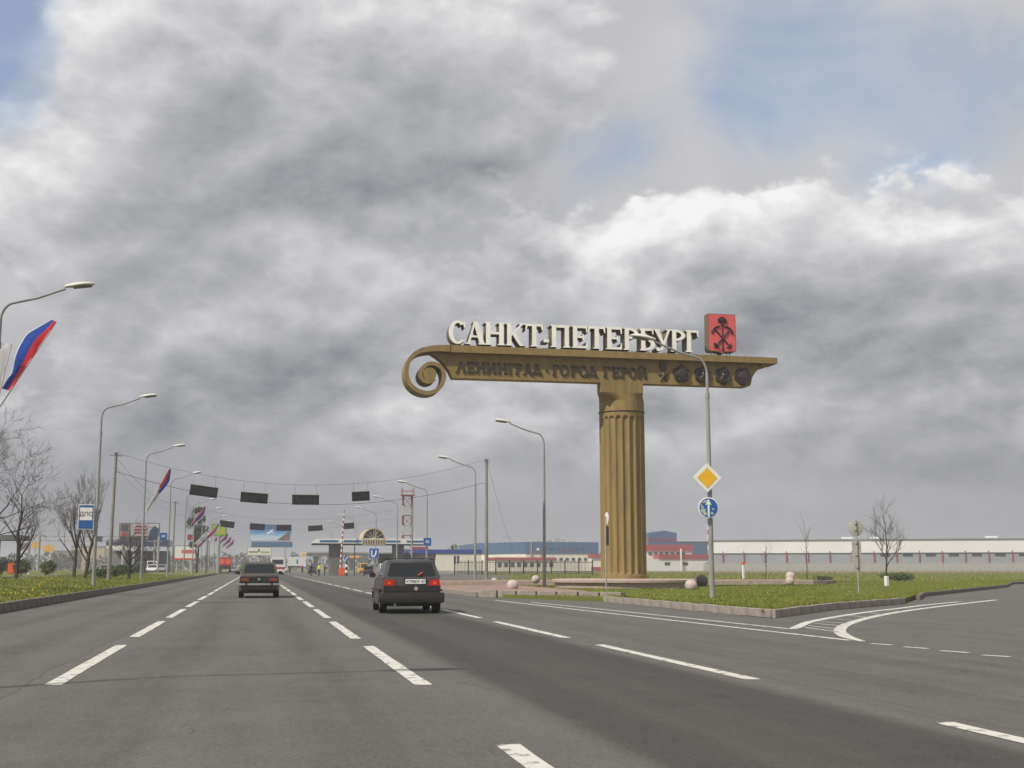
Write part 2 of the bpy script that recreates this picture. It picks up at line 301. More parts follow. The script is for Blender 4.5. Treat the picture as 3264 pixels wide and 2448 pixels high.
# ------------------------------------------------------------------ mesh helpers
class MB:
    """collects vertices and faces; build() links them as ONE mesh object"""
    def __init__(s): s.v = []; s.f = []; s.mi = []; s.cur = 0
    def add(s, vs, fs):
        o = len(s.v); s.v += [tuple(p) for p in vs]
        for f in fs: s.f.append([o + i for i in f]); s.mi.append(s.cur)
        return s
    def box(s, c, d, rz=0.0, tilt=None):
        x, y, z = d[0] / 2, d[1] / 2, d[2] / 2
        vs = [Vector((a * x, b * y, e * z)) for e in (-1, 1) for a, b in ((-1, -1), (1, -1), (1, 1), (-1, 1))]
        m = Matrix.Rotation(rz, 3, 'Z')
        if tilt is not None: m = m @ tilt
        vs = [m @ p + Vector(c) for p in vs]
        return s.add(vs, [(3, 2, 1, 0), (4, 5, 6, 7), (0, 1, 5, 4), (1, 2, 6, 5), (2, 3, 7, 6), (3, 0, 4, 7)])
    def b2(s, x0, x1, y0, y1, z0, z1): return s.box(((x0 + x1) / 2, (y0 + y1) / 2, (z0 + z1) / 2), (abs(x1 - x0), abs(y1 - y0), abs(z1 - z0)))
    def quad(s, a, b, c, d): return s.add([a, b, c, d], [(0, 1, 2, 3)])
    def poly(s, pts): return s.add(pts, [tuple(range(len(pts)))])
    def prism(s, pts, y0, y1):
        """outline in (x, z), extruded along y"""
        n = len(pts); vs = [(p[0], y0, p[1]) for p in pts] + [(p[0], y1, p[1]) for p in pts]
        a = sum(pts[i][0] * pts[(i + 1) % n][1] - pts[(i + 1) % n][0] * pts[i][1] for i in range(n))
        fr, bk = tuple(range(n)), tuple(range(2 * n - 1, n - 1, -1))
        if (a > 0) != (y0 < y1): fr, bk = fr[::-1], bk[::-1]; sd = [(i, i + n, (i + 1) % n + n, (i + 1) % n) for i in range(n)]
        else: sd = [(i, (i + 1) % n, (i + 1) % n + n, i + n) for i in range(n)]
        if y0 < y1: sd = [q[::-1] for q in sd]
        return s.add(vs, [fr, bk] + sd)
    def slab(s, pts, z0, z1):
        """outline in (x, y) counter-clockwise, extruded in z"""
        n = len(pts); vs = [(p[0], p[1], z0) for p in pts] + [(p[0], p[1], z1) for p in pts]
        return s.add(vs, [tuple(range(n - 1, -1, -1)), tuple(range(n, 2 * n))] + [(i, (i + 1) % n, (i + 1) % n + n, i + n) for i in range(n)])
    def tube(s, pts, rad, n=8, cap=True):
        pts = [Vector(p) for p in pts]
        if not isinstance(rad, (list, tuple)): rad = [rad] * len(pts)
        vs = []; up = None
        for i, p in enumerate(pts):
            d = (pts[min(i + 1, len(pts) - 1)] - pts[max(i - 1, 0)])
            d = d.normalized() if d.length > 1e-9 else Vector((0, 0, 1))
            if up is None: up = d.orthogonal().normalized()
            up = up - d * up.dot(d)
            up = up.normalized() if up.length > 1e-6 else d.orthogonal().normalized()
            w = d.cross(up)
            for k in range(n):
                a = 2 * pi * k / n; vs.append(p + (up * cos(a) + w * sin(a)) * rad[i])
        fs = [(i * n + k, i * n + (k + 1) % n, (i + 1) * n + (k + 1) % n, (i + 1) * n + k) for i in range(len(pts) - 1) for k in range(n)]
        if cap: fs += [tuple(range(n - 1, -1, -1)), tuple(range((len(pts) - 1) * n, len(pts) * n))]
        return s.add(vs, fs)
    def lathe(s, prof, c=(0, 0, 0), n=16, axis='z', cap=True):
        """profile of (radius, height) spun about an axis"""
        vs = []
        for r, h in prof:
            for k in range(n):
                a = 2 * pi * k / n; p = (r * cos(a), r * sin(a), h)
                if axis == 'x': p = (h, r * cos(a), r * sin(a))
                if axis == 'y': p = (r * sin(a), h, r * cos(a))
                vs.append((p[0] + c[0], p[1] + c[1], p[2] + c[2]))
        m = len(prof)
        fs = [(i * n + k, i * n + (k + 1) % n, (i + 1) * n + (k + 1) % n, (i + 1) * n + k) for i in range(m - 1) for k in range(n)]
        if cap: fs += [tuple(range(n - 1, -1, -1)), tuple(range((m - 1) * n, m * n))]
        return s.add(vs, fs)
    def mesh(s, name, mats, smooth=None):
        me = bpy.data.meshes.new(name); me.from_pydata(s.v, [], s.f)
        for m in (mats if isinstance(mats, (list, tuple)) else [mats]): me.materials.append(M(m) if isinstance(m, str) else m)
        if any(s.mi): me.polygons.foreach_set('material_index', s.mi)
        if smooth:
            me.polygons.foreach_set('use_smooth', [True] * len(me.polygons)); me.set_sharp_from_angle(angle=radians(smooth))
        me.update(); return me
    def build(s, name, mats, parent=None, smooth=None, fix=False):
        me = s.mesh(name, mats, smooth)
        if fix: recalc(me)
        return link(name, me, parent)
def recalc(me):
    bm = bmesh.new(); bm.from_mesh(me); bmesh.ops.recalc_face_normals(bm, faces=bm.faces); bm.to_mesh(me); bm.free()
def link(name, data, parent=None, loc=None, rz=None):
    o = bpy.data.objects.new(name, data); col.objects.link(o)
    if parent is not None: o.parent = parent
    if loc is not None: o.location = loc
    if rz is not None: o.rotation_euler.z = rz
    return o
def tag(o, label=None, cat=None, group=None, kind=None):
    for k, v in (('label', label), ('category', cat), ('group', group), ('kind', kind)):
        if v: o[k] = v
    return o
def thing(name, label, cat, loc=(0, 0, 0), rz=0.0, group=None):
    return tag(link(name, None, None, loc, rz), label, cat, group)
def structure(o): return tag(o, kind='structure')
def copy_tree(o, parent=None):
    c = o.copy(); col.objects.link(c); c.parent = parent
    for ch in [x for x in bpy.data.objects if x.parent == o]: copy_tree(ch, c)
    return c
def bevelled(mesh, w=0.01, seg=2):
    bm = bmesh.new(); bm.from_mesh(mesh)
    bmesh.ops.bevel(bm, geom=[e for e in bm.edges if len(e.link_faces) == 2 and e.calc_face_angle(0) > 0.6], offset=w, segments=seg, affect='EDGES', clamp_overlap=True)
    bm.to_mesh(mesh); bm.free(); return mesh
def text_mesh(name, body, size, mat, depth=0.004, shear=0.0, align='CENTER'):
    """flat lettering standing in the xz plane, facing -y"""
    cu = bpy.data.curves.new('lettering', 'FONT'); cu.body = body; cu.size = size; cu.extrude = depth; cu.shear = shear
    cu.align_x = align; cu.align_y = 'CENTER'; cu.resolution_u = 3
    ob = bpy.data.objects.new('lettering', cu); col.objects.link(ob)
    bpy.context.view_layer.update()
    me = bpy.data.meshes.new_from_object(ob.evaluated_get(bpy.context.evaluated_depsgraph_get()))
    bpy.data.objects.remove(ob)
    me.transform(Matrix.Rotation(pi / 2, 4, 'X')); me.name = name; me.materials.clear(); me.materials.append(M(mat))
    return me
def ellipse(cx, cz, rx, rz, n=24, a0=0.0, a1=2 * pi):
    full = abs(a1 - a0 - 2 * pi) < 1e-6
    return [(cx + rx * cos(a0 + (a1 - a0) * i / (n if full else n - 1)), cz + rz * sin(a0 + (a1 - a0) * i / (n if full else n - 1))) for i in range(n)]
def catenary(a, b, sag, n=16):
    a, b = Vector(a), Vector(b)
    return [a.lerp(b, i / n) - Vector((0, 0, sag * 4 * (i / n) * (1 - i / n))) for i in range(n + 1)]

# ================================================================== THE SETTING
# ground sheet to the horizon
m = MB(); m.quad((-1500, -250, -0.12), (1500, -250, -0.12), (1500, 1800, -0.12), (-1500, 1800, -0.12))
structure(m.build('ground', 'dry_grass'))

# road: main carriageway, apron and the slip road forking to the right (one sheet, butted pieces)
m = MB()
def strip(pts): m.poly([(x, y, 0.0) for x, y in pts])
strip([(-6.6, -40), (12.1, -40), (12.1, 27.9), (12.1, 42.6), (8.9, 50.0), (8.9, 58), (-6.6, 58)])
strip([(-6.6, 58), (8.9, 58), (8.9, 72), (16.6, 74.6), (16.6, 96), (-6.6, 96)])
strip([(-6.6, 96), (16.6, 96), (38, 175), (40, 250), (24, 320), (14, 400), (14, 430), (-6.2, 430)])
strip([(12.1, -40), (70, -40), (70, 62), (66.5, 92), (53.3, 80.2), (44.6, 67.7), (34.7, 56.0), (27.2, 47.2), (21.2, 38.0), (16.0, 32.75), (12.1, 27.9)])
road = m.build('road', 'asphalt'); structure(road)
# opposite carriageway, partly hidden by the verge
m = MB(); m.b2(-26, -14.5, 60, 900, 0.0, 0.25)
structure(m.build('opposite_road', 'asphalt'))

def dash_mesh(w, l):
    """a painted stroke with slightly uneven edges"""
    k = MB(); r = random.Random(l * 100 + w * 7); n = max(2, int(l / 0.5)); vs = []
    for i in range(n + 1):
        y = -l / 2 + l * i / n
        vs += [(-w / 2 + r.uniform(-.007, .007), y, 0), (w / 2 + r.uniform(-.007, .007), y, 0)]
    return k.add(vs, [(2 * i, 2 * i + 1, 2 * i + 3, 2 * i + 2) for i in range(n)]).mesh('lane_dash', 'paint')
D65 = [dash_mesh(0.17 + 0.004 * i, 6.5) for i in range(3)]
def dashes(x, spans):
    for i, (a, b) in enumerate(spans):
        o = link('lane_dash', D65[i % 3], road, (x + 0.012 * sin(i * 2.3), (a + b) / 2, 0.004)); o.scale.y = (b - a) / 6.5
per = 8.42
dashes(-2.03, [(2.6, 9.2), (13.67, 20.4), (22.7, 29.2)] + [(31.2 + per * i, 37.6 + per * i) for i in range(26)])
dashes(1.72, [(2.1, 8.5), (12.9, 19.35), (21.4, 28.2)] + [(30.2 + per * i, 36.6 + per * i) for i in range(26)])
dashes(5.30, [(2.7, 9.0), (12.8, 19.0), (20.95, 27.5)] + [(29.5 + per * i, 35.8 + per * i) for i in range(18)])
SHORT = dash_mesh(0.13, 1.0)
for a, b in (((9.64, 18.39), (9.80, 18.0)), ((9.73, 17.54), (9.88, 17.08)), ((9.81, 16.63), (9.97, 16.15)), ((9.89, 15.69), (10.07, 15.31)), ((9.98, 14.85), (10.14, 14.4))):
    o = link('edge_dash', SHORT, road, ((a[0] + b[0]) / 2, (a[1] + b[1]) / 2, 0.004), atan2(b[1] - a[1], b[0] - a[0]) - pi / 2)
    o.scale.y = sqrt((a[0] - b[0]) ** 2 + (a[1] - b[1]) ** 2)
def painted_line(name, pts, w):
    k = MB(); vs = []; P_ = [Vector((x, y, 0)) for x, y in pts]
    ws = w if isinstance(w, (list, tuple)) else [w] * len(P_)
    for i, p in enumerate(P_):
        d = (P_[min(i + 1, len(P_) - 1)] - P_[max(i - 1, 0)]).normalized(); nrm = Vector((-d.y, d.x, 0)) * ws[i] / 2
        vs += [p + nrm, p - nrm]
    k.add(vs, [(2 * i + 1, 2 * i + 3, 2 * i + 2, 2 * i) for i in range(len(P_) - 1)])
    o = k.build(name, 'paint', road); o.location.z = 0.004; return o
def smooth_pts(pts, k=6):
    out = []
    for i in range(len(pts) - 1):
        p0, p1, p2, p3 = pts[max(i - 1, 0)], pts[i], pts[i + 1], pts[min(i + 2, len(pts) - 1)]
        for j in range(k):
            t = j / k
            out.append(tuple(0.5 * ((2 * p1[a]) + (-p0[a] + p2[a]) * t + (2 * p0[a] - 5 * p1[a] + 4 * p2[a] - p3[a]) * t * t + (-p0[a] + 3 * p1[a] - 3 * p2[a] + p3[a]) * t ** 3) for a in range(len(p1))))
    return out + [tuple(pts[-1])]
painted_line('edge_line', [(9.72, 19.25), (9.2, 32), (8.69, 45.2)], 0.14)
painted_line('edge_line', [(10.36, 23.0), (9.95, 33), (9.46, 42.5)], 0.13)
outer = smooth_pts([(9.80, 18.96), (9.94, 19.5), (10.15, 20.2), (10.50, 21.1), (10.98, 22.17), (11.95, 23.95), (12.99, 25.57), (14.58, 27.84), (16.62, 30.46), (19.7, 34.03), (23.02, 37.61), (27.25, 42.09)])
inner = smooth_pts([(10.45, 23.1), (10.60, 23.35), (10.96, 23.97), (11.8, 25.4), (12.69, 26.72), (14.63, 29.23), (16.69, 31.7), (18.77, 33.97), (21.35, 36.88), (24.44, 40.01)])
painted_line('gore_line', outer, [0.10 + 0.13 * min(1, i / 14) for i in range(len(outer))])
painted_line('gore_line', inner, [0.11 + 0.10 * min(1, i / 8) for i in range(len(inner))])
for k in range(9):                                    # thin hatching between the two curved lines
    a = inner[10 + k * 4]; b = outer[22 + k * 4]
    painted_line('gore_hatch', [(a[0] + 0.12, a[1] - 0.1), (b[0] * 0.96 + a[0] * 0.04, b[1] * 0.96 + a[1] * 0.04)], 0.07)

# ---- verges: sloping grass on the left, islands on the right
def terrain(name, rows, mat):
    """rows of (x, z) cross sections at given y, joined to a sheet"""
    k = MB(); n = len(rows[0][1]); vs = [(x, y, z) for y, sec in rows for x, z in sec]
    fs = [(r * n + i, r * n + i + 1, (r + 1) * n + i + 1, (r + 1) * n + i) for r in range(len(rows) - 1) for i in range(n - 1)]
    return structure(k.add(vs, fs).build(name, mat, smooth=60))
rr = random.Random(4)
def verge_z(x, y):
    t = min(1.0, max(0.0, (-6.78 - x) / 11.0)); t = t * t * (3 - 2 * t)
    return 0.235 + 0.52 * t + 0.05 * sin(x * 0.7 + y * 0.31) * t + 0.03 * sin(y * 0.9 - x) * t
xs = [-6.79, -7.2, -7.8, -8.6, -9.6, -10.8, -12.2, -14.2]
rows = [(y, [(x, verge_z(x, y) * (1 if x > -14 else 0.8)) for x in xs]) for y in [-19 + 3 * i for i in range(73)] + [200 + 20 * i for i in range(20)]]
terrain('left_verge', [(y, s[::-1]) for y, s in rows], 'grass')
xs2 = [-26, -28, -31, -36, -44, -60, -90, -160]
def outer_z(x, y): return 0.55 + 0.12 * sin(x * 0.2 + y * 0.11) + 0.05 * sin(y * .5 + x)
rows = [(y, [(x, outer_z(x, y) if x < -26 else 0.22) for x in xs2][::-1]) for y in [50 + 6 * i for i in range(40)]]
terrain('far_verge', rows, 'grass')
m = MB()                                              # traffic island in front of the stele
ISL = [(12.24, 28.15), (16.0, 33.0), (21.2, 38.25), (27.2, 47.5), (34.7, 56.4), (44.6, 68.1), (53.2, 80.6), (62, 90), (62, 96), (40, 84), (36, 74.2), (9.1, 74.2), (9.1, 58), (9.1, 50.1), (12.24, 42.7)]
m.slab(ISL, -0.1, 0.14)
structure(m.build('traffic_island', 'grass'))
m = MB(); m.slab([(16.9, 97), (62, 96), (160, 190), (160, 245), (41, 245), (38.3, 176)], -0.1, 0.1)
structure(m.build('field_lawn', 'grass'))
m = MB(); m.slab([(62.2, 90.2), (300, 150), (420, 280), (162, 250), (162, 189)], -0.1, 0.12)
structure(m.build('rough_field', 'dry_grass'))

# kerbs: separate stones along the left verge and round the island
def stone_mesh(w, h, l, mat):
    k = MB().box((0, 0, h / 2), (w, l, h)).mesh('kerb_stone', mat); return bevelled(k, 0.009, 1)
kl = structure(link('left_kerb', None))
LK = [stone_mesh(0.17, 0.26, 0.994, 'kerb') for i in range(3)]
for i in range(188):
    y = 0.5 + i
    o = link('kerb_stone', LK[i % 3], kl, (-6.69 + rr.uniform(-.003, .003), y, rr.uniform(-.005, .005)), rr.uniform(-.002, .002))
m = MB(); m.b2(-6.77, -6.61, 188, 880, -0.02, 0.25); m.build('kerb_run', 'kerb', kl)
ki = structure(link('island_kerb', None))
IK = [stone_mesh(0.15, 0.205, 0.994, 'kerb_light'), stone_mesh(0.15, 0.20, 0.994, 'kerb_light')]
def kerb_along(pts, meshes, parent, l=1.0):
    for a, b in zip(pts[:-1], pts[1:]):
        a, b = Vector(a), Vector(b); d = b - a; n = max(1, round(d.length / l)); st = d.length / n
        for i in range(n):
            p = a + d * ((i + 0.5) / n)
            o = link('kerb_stone', meshes[i % len(meshes)], parent, (p.x, p.y, rr.uniform(-.008, .004)), atan2(d.y, d.x) - pi / 2 + rr.uniform(-.003, .003)); o.scale.y = st
kerb_along([(12.17, 42.6), (12.17, 28.05), (16.0, 32.9), (21.2, 38.1)], IK, ki)
kerb_along([(24.2, 42.4), (27.25, 47.35), (34.7, 56.2), (44.6, 67.9), (53.3, 80.4), (62, 90)], [stone_mesh(0.15, 0.17, 0.994, 'kerb')], ki)
ka = structure(link('apron_kerb', None))              # bright, broken-spaced granite blocks
BK = [stone_mesh(0.30, 0.30, 0.93, 'kerb_light'), stone_mesh(0.30, 0.285, 0.90, 'kerb_light')]
kerb_along([(13.35, 44.2), (8.98, 49.9)], BK, ka, 1.05)
kerb_along([(8.98, 50.4), (8.98, 72)], [stone_mesh(0.22, 0.2, 0.96, 'kerb_light')], ka, 1.0)

# raised paved terrace behind the stele
m = MB(); m.slab([(9.2, 74.3), (36.0, 74.3), (38.5, 78), (37, 84), (16.8, 84), (9.2, 78)], -0.1, 0.36)
ter = structure(m.build('paved_terrace', 'pavers'))
m = MB(); m.slab([(8.95, 73.2), (34.6, 73.2), (36.0, 74.28), (9.2, 74.28)], 0.0, 0.40); structure(bevel_o := m.build('terrace_step', 'granite_cap'))
# paved apron between the road and the terrace
m = MB(); m.slab([(9.12, 51.2), (12.6, 46.6), (14.6, 54), (15.2, 66), (15.0, 73.1), (9.12, 73.1)], 0.0, 0.155)
structure(m.build('apron_pavement', 'pavers'))

# ================================================================== THE STELE
SX, SY, SF = 19.33, 64.0, 62.8                        # column axis, front plane of the panel
def band(cx, cz, ro, ri, a0, a1, n=14, rzo=None, rzi=None):
    rzo = rzo or ro; rzi = rzi or ri
    o = [(cx + ro * cos(a0 + (a1 - a0) * i / n), cz + rzo * sin(a0 + (a1 - a0) * i / n)) for i in range(n + 1)]
    i_ = [(cx + ri * cos(a0 + (a1 - a0) * i / n), cz + rzi * sin(a0 + (a1 - a0) * i / n)) for i in range(n + 1)]
    return ('band', o, i_)
def glyph(c, w, h, s, t):
    """serif capitals drawn as strokes: s thick stem, t thin stroke; returns outlines in (x, z)"""
    P_ = []; k = 0.055 * h; ov = 0.30 * s                                   # serif thickness and overhang
    def R(x0, z0, x1, z1): P_.append([(x0, z0), (x1, z0), (x1, z1), (x0, z1)])
    def stem(x, top=True, bot=True, z0=0, z1=h):
        R(x, z0, x + s, z1)
        if bot: R(x - ov, z0, x + s + ov, z0 + k)
        if top: R(x - ov, z1 - k, x + s + ov, z1)
    def drop(x, z, d):                                                       # bracketed end of an arm
        P_.append([(x - t * 0.9, z), (x, z), (x, z - d), (x - t * 0.45, z - d * 0.9)])
    def rise(x, z, d): P_.append([(x, z), (x - t * 0.9, z), (x - t * 0.45, z + d * 0.9), (x, z + d)])
    if c in 'С':
        P_.append(band(w * .52, h / 2, w * .52, w * .52 - s * 1.02, radians(48), radians(315), 26, h * .515, h * .515 - t))
        drop(w * .93, h * .965, h * .27); rise(w * .90, h * .10, h * .10)
    elif c in 'О':
        P_.append(band(w / 2, h / 2, w / 2, w / 2 - s, 0, 2 * pi, 32, h * .515, h * .515 - t))
    elif c in 'АЛД':
        zb = 0.0 if c != 'Д' else 0.10 * h
        ax = w * .46
        P_.append([(w * .02 + ov, zb), (w * .02 + ov + t, zb), (ax + t * .5, h), (ax - t * .3, h)])
        P_.append([(w - s * 1.25, zb), (w - s * .12, zb), (ax + s * .75, h), (ax - s * .35, h)])
        if c == 'А': R(w * .20, h * .30, w * .74, h * .30 + t * .8)
        if c == 'Л' or c == 'Д': R(ax - s * .75, h - k, ax + s * .78, h)
        if c == 'Д':
            R(0, zb - .01 * h, w, zb + t * .8); R(0, -h * .13, t * .8, zb); R(w - t * .8, -h * .13, w, zb)
        else:
            R(0, 0, t + ov * 2.0, k); R(w - s * 1.25 - ov, 0, w, k)
    elif c in 'НПИЙ':
        x0, x1 = ov, w - s - ov
        stem(x0); stem(x1)
        if c == 'Н': R(x0 + s, h * .47, x1, h * .47 + t)
        if c == 'П': R(x0, h - t * 1.15, x1 + s, h)
        if c in 'ИЙ': P_.append([(x0 + s, k), (x0 + s, k + t * 1.5), (x1, h - k), (x1, h - k - t * 1.5)])
        if c == 'Й': P_.append(band(w / 2, h * 1.20, w * .24, w * .24 - t * .8, pi, 2 * pi, 10))
    elif c == 'К':
        stem(ov)
        P_.append([(ov + s, h * .42), (ov + s, h * .56), (w * .80, h), (w * .93, h)]); R(w * .66, h - k, w, h)
        P_.append([(ov + s * 1.1, h * .52), (ov + s * 1.9, h * .60), (w * .66, h * .28), (w * .82, h * .05), (w * 1.02, 0), (w * .72, 0), (w * .60, h * .13)])
    elif c == 'Т':
        stem((w - s) / 2, top=False); R(0, h - t, w, h)
        P_.append([(0, h - t), (t * .9, h - t), (t * .4, h - h * .27), (-t * .1, h - h * .30)]); P_.append([(w - t * .9, h - t), (w, h - t), (w + t * .1, h - h * .30), (w - t * .4, h - h * .27)])
    elif c in 'ЕГ':
        stem(ov); R(ov, h - t, w * .97, h); drop(w * .97, h - t * .5, h * .26)
        if c == 'Е':
            R(ov, 0, w * .97, t); rise(w * .97, t * .5, h * .26); R(ov + s, h * .46, w * .70, h * .46 + t * .9); R(w * .66, h * .37, w * .66 + t * .6, h * .63)
    elif c in 'РБ':
        stem(ov, top=(c == 'Р'))
        if c == 'Р':
            P_.append(band(ov + s * .8, h * .745, w - ov - s * .8, w - ov - s * 1.75, -pi / 2, pi / 2, 16, h * .255, h * .255 - t)); R(ov + s, h - t, ov + s * 1.2, h); R(ov + s, h * .49, ov + s * 1.2, h * .49 + t)
        else:
            R(ov - ov, h - t, w * .92, h); drop(w * .92, h - t * .5, h * .22)
            P_.append(band(ov + s * .8, h * .285, w - ov - s * .8, w - ov - s * 1.75, -pi / 2, pi / 2, 16, h * .285, h * .285 - t))
    elif c == 'У':
        P_.append([(w * .02, h), (w * .02 + s * 1.15, h), (w * .64, h * .30), (w * .50, h * .26)])
        P_.append([(w * .82, h), (w * .96, h), (w * .50, h * .06), (w * .28, 0), (w * .30, h * .10), (w * .42, h * .16)])
        R(-ov * .6, h - k, w * .02 + s * 1.15 + ov, h); R(w * .70, h - k, w * 1.04, h); P_.append(ellipse(w * .24, h * .085, s * .42, h * .085, 12))
    elif c == '-': R(0, h * .20, w, h * .20 + t * 1.3)
    elif c == '·': P_.append(ellipse(w / 2, h * .44, w * .5, w * .5, 12))
    return P_
def letter(c, x0, x1, z0, h, yf, depth, s, t, mats, parent, name='letter'):
    k = MB(); e = 0.0
    def face(lo, y, flip):
        n = len(lo); k.cur = 0; k.add([(p[0], y, p[1]) for p in lo], [tuple(range(n)) if not flip else tuple(range(n - 1, -1, -1))])
    for g_ in glyph(c, x1 - x0, h, s, t):
        e += 0.0016
        y0, y1 = yf + e, yf + depth - e
        if isinstance(g_, tuple):
            o, i_ = [[(a + x0, b + z0) for a, b in q] for q in g_[1:]]; n = len(o)
            vs = [(p[0], y, p[1]) for y in (y0, y1) for q in (o, i_) for p in q]
            base = len(k.v); k.v += vs
            for j in range(n - 1):
                k.f.append([base + j, base + n + j, base + n + j + 1, base + j + 1]); k.mi.append(0)
                k.f.append([base + 2 * n + j, base + 2 * n + j + 1, base + 3 * n + j + 1, base + 3 * n + j]); k.mi.append(1)
                k.f.append([base + j, base + j + 1, base + 2 * n + j + 1, base + 2 * n + j]); k.mi.append(1)
                k.f.append([base + n + j, base + 3 * n + j, base + 3 * n + j + 1, base + n + j + 1]); k.mi.append(1)
            for j in (0, n - 1): k.f.append([base + j, base + n + j, base + 3 * n + j, base + 2 * n + j]); k.mi.append(1)
        else:
            pts = [(a + x0, b + z0) for a, b in g_]; st = len(k.mi); k.prism(pts, y0, y1)
            for j in range(st, len(k.mi)): k.mi[j] = 0 if j == st else 1
    return k.build(name, mats, parent)
stele = thing('city_stele', 'tall golden fluted column carrying a scrolled beam with white letters', 'monument', (SX, SY, 0))
def sp(x, z, y=0): return (x - SX, y - SY, z)
holder = stele
def rel(o): o.location = (-SX, -SY, 0); return o      # part modelled in world metres, hung on the stele

# fluted shaft
NF, SUB, RS = 20, 12, 1.225
z0, z1 = 0.62, 10.16
zs = [z0, 0.80, 0.86]; FL0, FL1, FR = 0.92, 9.12, 0.15
zs += [FL0 - FR + FR * 2 * i / 8 for i in range(1, 8)] + [FL0 + FR + 0.02, 3.5, 6.2, FL1 - FR - 0.02] + [FL1 - FR + 2 * FR * i / 10 for i in range(0, 10)] + [FL1 + FR + .02, 9.50]
k = MB(); NA = NF * SUB; prev = None
for z in zs:
    for a in range(NA):
        ph = (a % SUB) / SUB - 0.5 + 0.5 / SUB; u = abs(ph) / 0.40
        v = 0.0
        if z > FL1: v = (z - FL1) / FR
        elif z < FL0: v = (FL0 - z) / (FR * 0.5)
        d = 0.115 * sqrt(max(0.0, 1 - u * u - v * v)); r = RS - d
        th = 2 * pi * a / NA + 0.05
        k.v.append((SX + r * cos(th), SY + r * sin(th), z))
for i in range(len(zs) - 1):
    for a in range(NA): k.f.append([i * NA + a, i * NA + (a + 1) % NA, (i + 1) * NA + (a + 1) % NA, (i + 1) * NA + a]); k.mi.append(0)
rel(k.build('fluted_shaft', 'gold', stele, smooth=35))
k = MB(); k.lathe([(RS - .02, 9.48), (RS - .02, 9.54), (RS + .035, 9.545), (RS + .035, 9.60), (RS, 9.605), (RS, 10.10)], (SX, SY, 0), 64); rel(k.build('column_neck', 'gold', stele, smooth=30))
k = MB(); k.lathe([(RS + .04, 9.527), (RS + .046, 9.545), (RS + .04, 9.563)], (SX, SY, 0), 64, cap=False); rel(k.build('neck_joint', 'bronze_dark', stele, smooth=30))
k = MB(); k.lathe([(RS + .05, 0.55), (RS + .05, 0.80), (RS - .01, 0.83)], (SX, SY, 0), 64); rel(k.build('column_foot', 'gold', stele, smooth=30))
# flat pier head, panel, cornice
k = MB(); k.prism([(17.83, 10.52), (20.19, 10.52), (20.19, 11.045), (17.83, 11.045)], SF + 0.003, SF + 0.74); rel(k.build('pier_head', 'gold', stele))
k = MB(); n = 64                                       # the round neck runs over into the flat pier
for q in range(5):
    f = q / 4; e = f * f * (3 - 2 * f); z = 10.10 + .42 * f
    for i in range(n):
        a = 2 * pi * i / n; ca, sa = cos(a), sin(a); m_ = max(abs(ca), abs(sa)); bx, by = ca / m_ * 1.18 - .32, SF + .373 + sa / m_ * .37
        k.v.append((SX + (RS * ca) * (1 - e) + bx * e, (SY + RS * sa) * (1 - e) + by * e, z))
k.f = [[q * n + i, q * n + (i + 1) % n, (q + 1) * n + (i + 1) % n, (q + 1) * n + i] for q in range(4) for i in range(n)] + [list(range(4 * n, 5 * n))]; k.mi = [0] * len(k.f)
rel(k.build('pier_transition', 'gold', stele, smooth=35))
left = smooth_pts([(8.60, 12.32), (8.88, 12.14), (9.16, 11.93), (9.39, 11.68), (9.58, 11.42), (9.72, 11.16), (9.80, 11.02)], 3)
right = smooth_pts([(26.15, 11.04), (26.37, 11.13), (26.47, 11.49), (26.62, 11.78), (26.91, 12.06), (27.19, 12.15)], 3)
k = MB(); k.prism([(p[0], p[1]) for p in left] + [(p[0], p[1]) for p in right] + [(27.19, 12.34), (8.60, 12.34)], SF, SF + 0.72); rel(k.build('inscription_panel', 'gold', stele))
k = MB(); k.prism([(9.60, 12.335), (27.86, 12.335), (27.86, 12.665), (9.60, 12.72)], SF - 0.34, SF + 0.98); rel(k.build('cornice', 'gold', stele))
k = MB(); k.prism([(26.95, 12.17), (27.30, 12.17), (27.74, 12.333), (26.95, 12.333)], SF - 0.12, SF + 0.85); rel(k.build('cornice_moulding', 'gold', stele))
# volute: ribbon along a spiral
spir = smooth_pts([(9.64, 12.53), (9.11, 12.53), (8.65, 12.49), (8.19, 12.40), (7.87, 12.26), (7.62, 12.05), (7.43, 11.76), (7.34, 11.39), (7.34, 11.06), (7.42, 10.77), (7.59, 10.50), (7.86, 10.29), (8.21, 10.17), (8.55, 10.165), (8.85, 10.27), (9.09, 10.48), (9.24, 10.76), (9.29, 11.06), (9.23, 11.33), (9.07, 11.55), (8.86, 11.67), (8.61, 11.70), (8.38, 11.63), (8.20, 11.49), (8.08, 11.29), (8.05, 11.09), (8.12, 10.90), (8.27, 10.77), (8.47, 10.73), (8.68, 10.80), (8.78, 10.90)], 4)
k = MB(); n = len(spir)
for i, p in enumerate(spir):
    a, b = spir[max(i - 1, 0)], spir[min(i + 1, n - 1)]; d = Vector((b[0] - a[0], b[1] - a[1])).normalized(); nr = Vector((-d.y, d.x))
    w = 0.185 - 0.075 * min(1, i / 16) if i < 16 else 0.110 - 0.012 * i / n
    for y in (SF - 0.34, SF + 0.98):
        k.v += [(p[0] + nr.x * w, y, p[1] + nr.y * w), (p[0] - nr.x * w, y, p[1] - nr.y * w)]
for i in range(n - 1):
    o = i * 4; q = o + 4
    for f in ((o, o + 1, q + 1, q), (o + 2, q + 2, q + 3, o + 3), (o, q, q + 2, o + 2), (o + 1, o + 3, q + 3, q + 1)): k.f.append(list(f)); k.mi.append(0)
k.f += [[0, 2, 3, 1], [4 * n - 4, 4 * n - 3, 4 * n - 1, 4 * n - 2]]; k.mi += [0, 0]
rel(k.build('volute_scroll', 'gold', stele, smooth=40, fix=True))
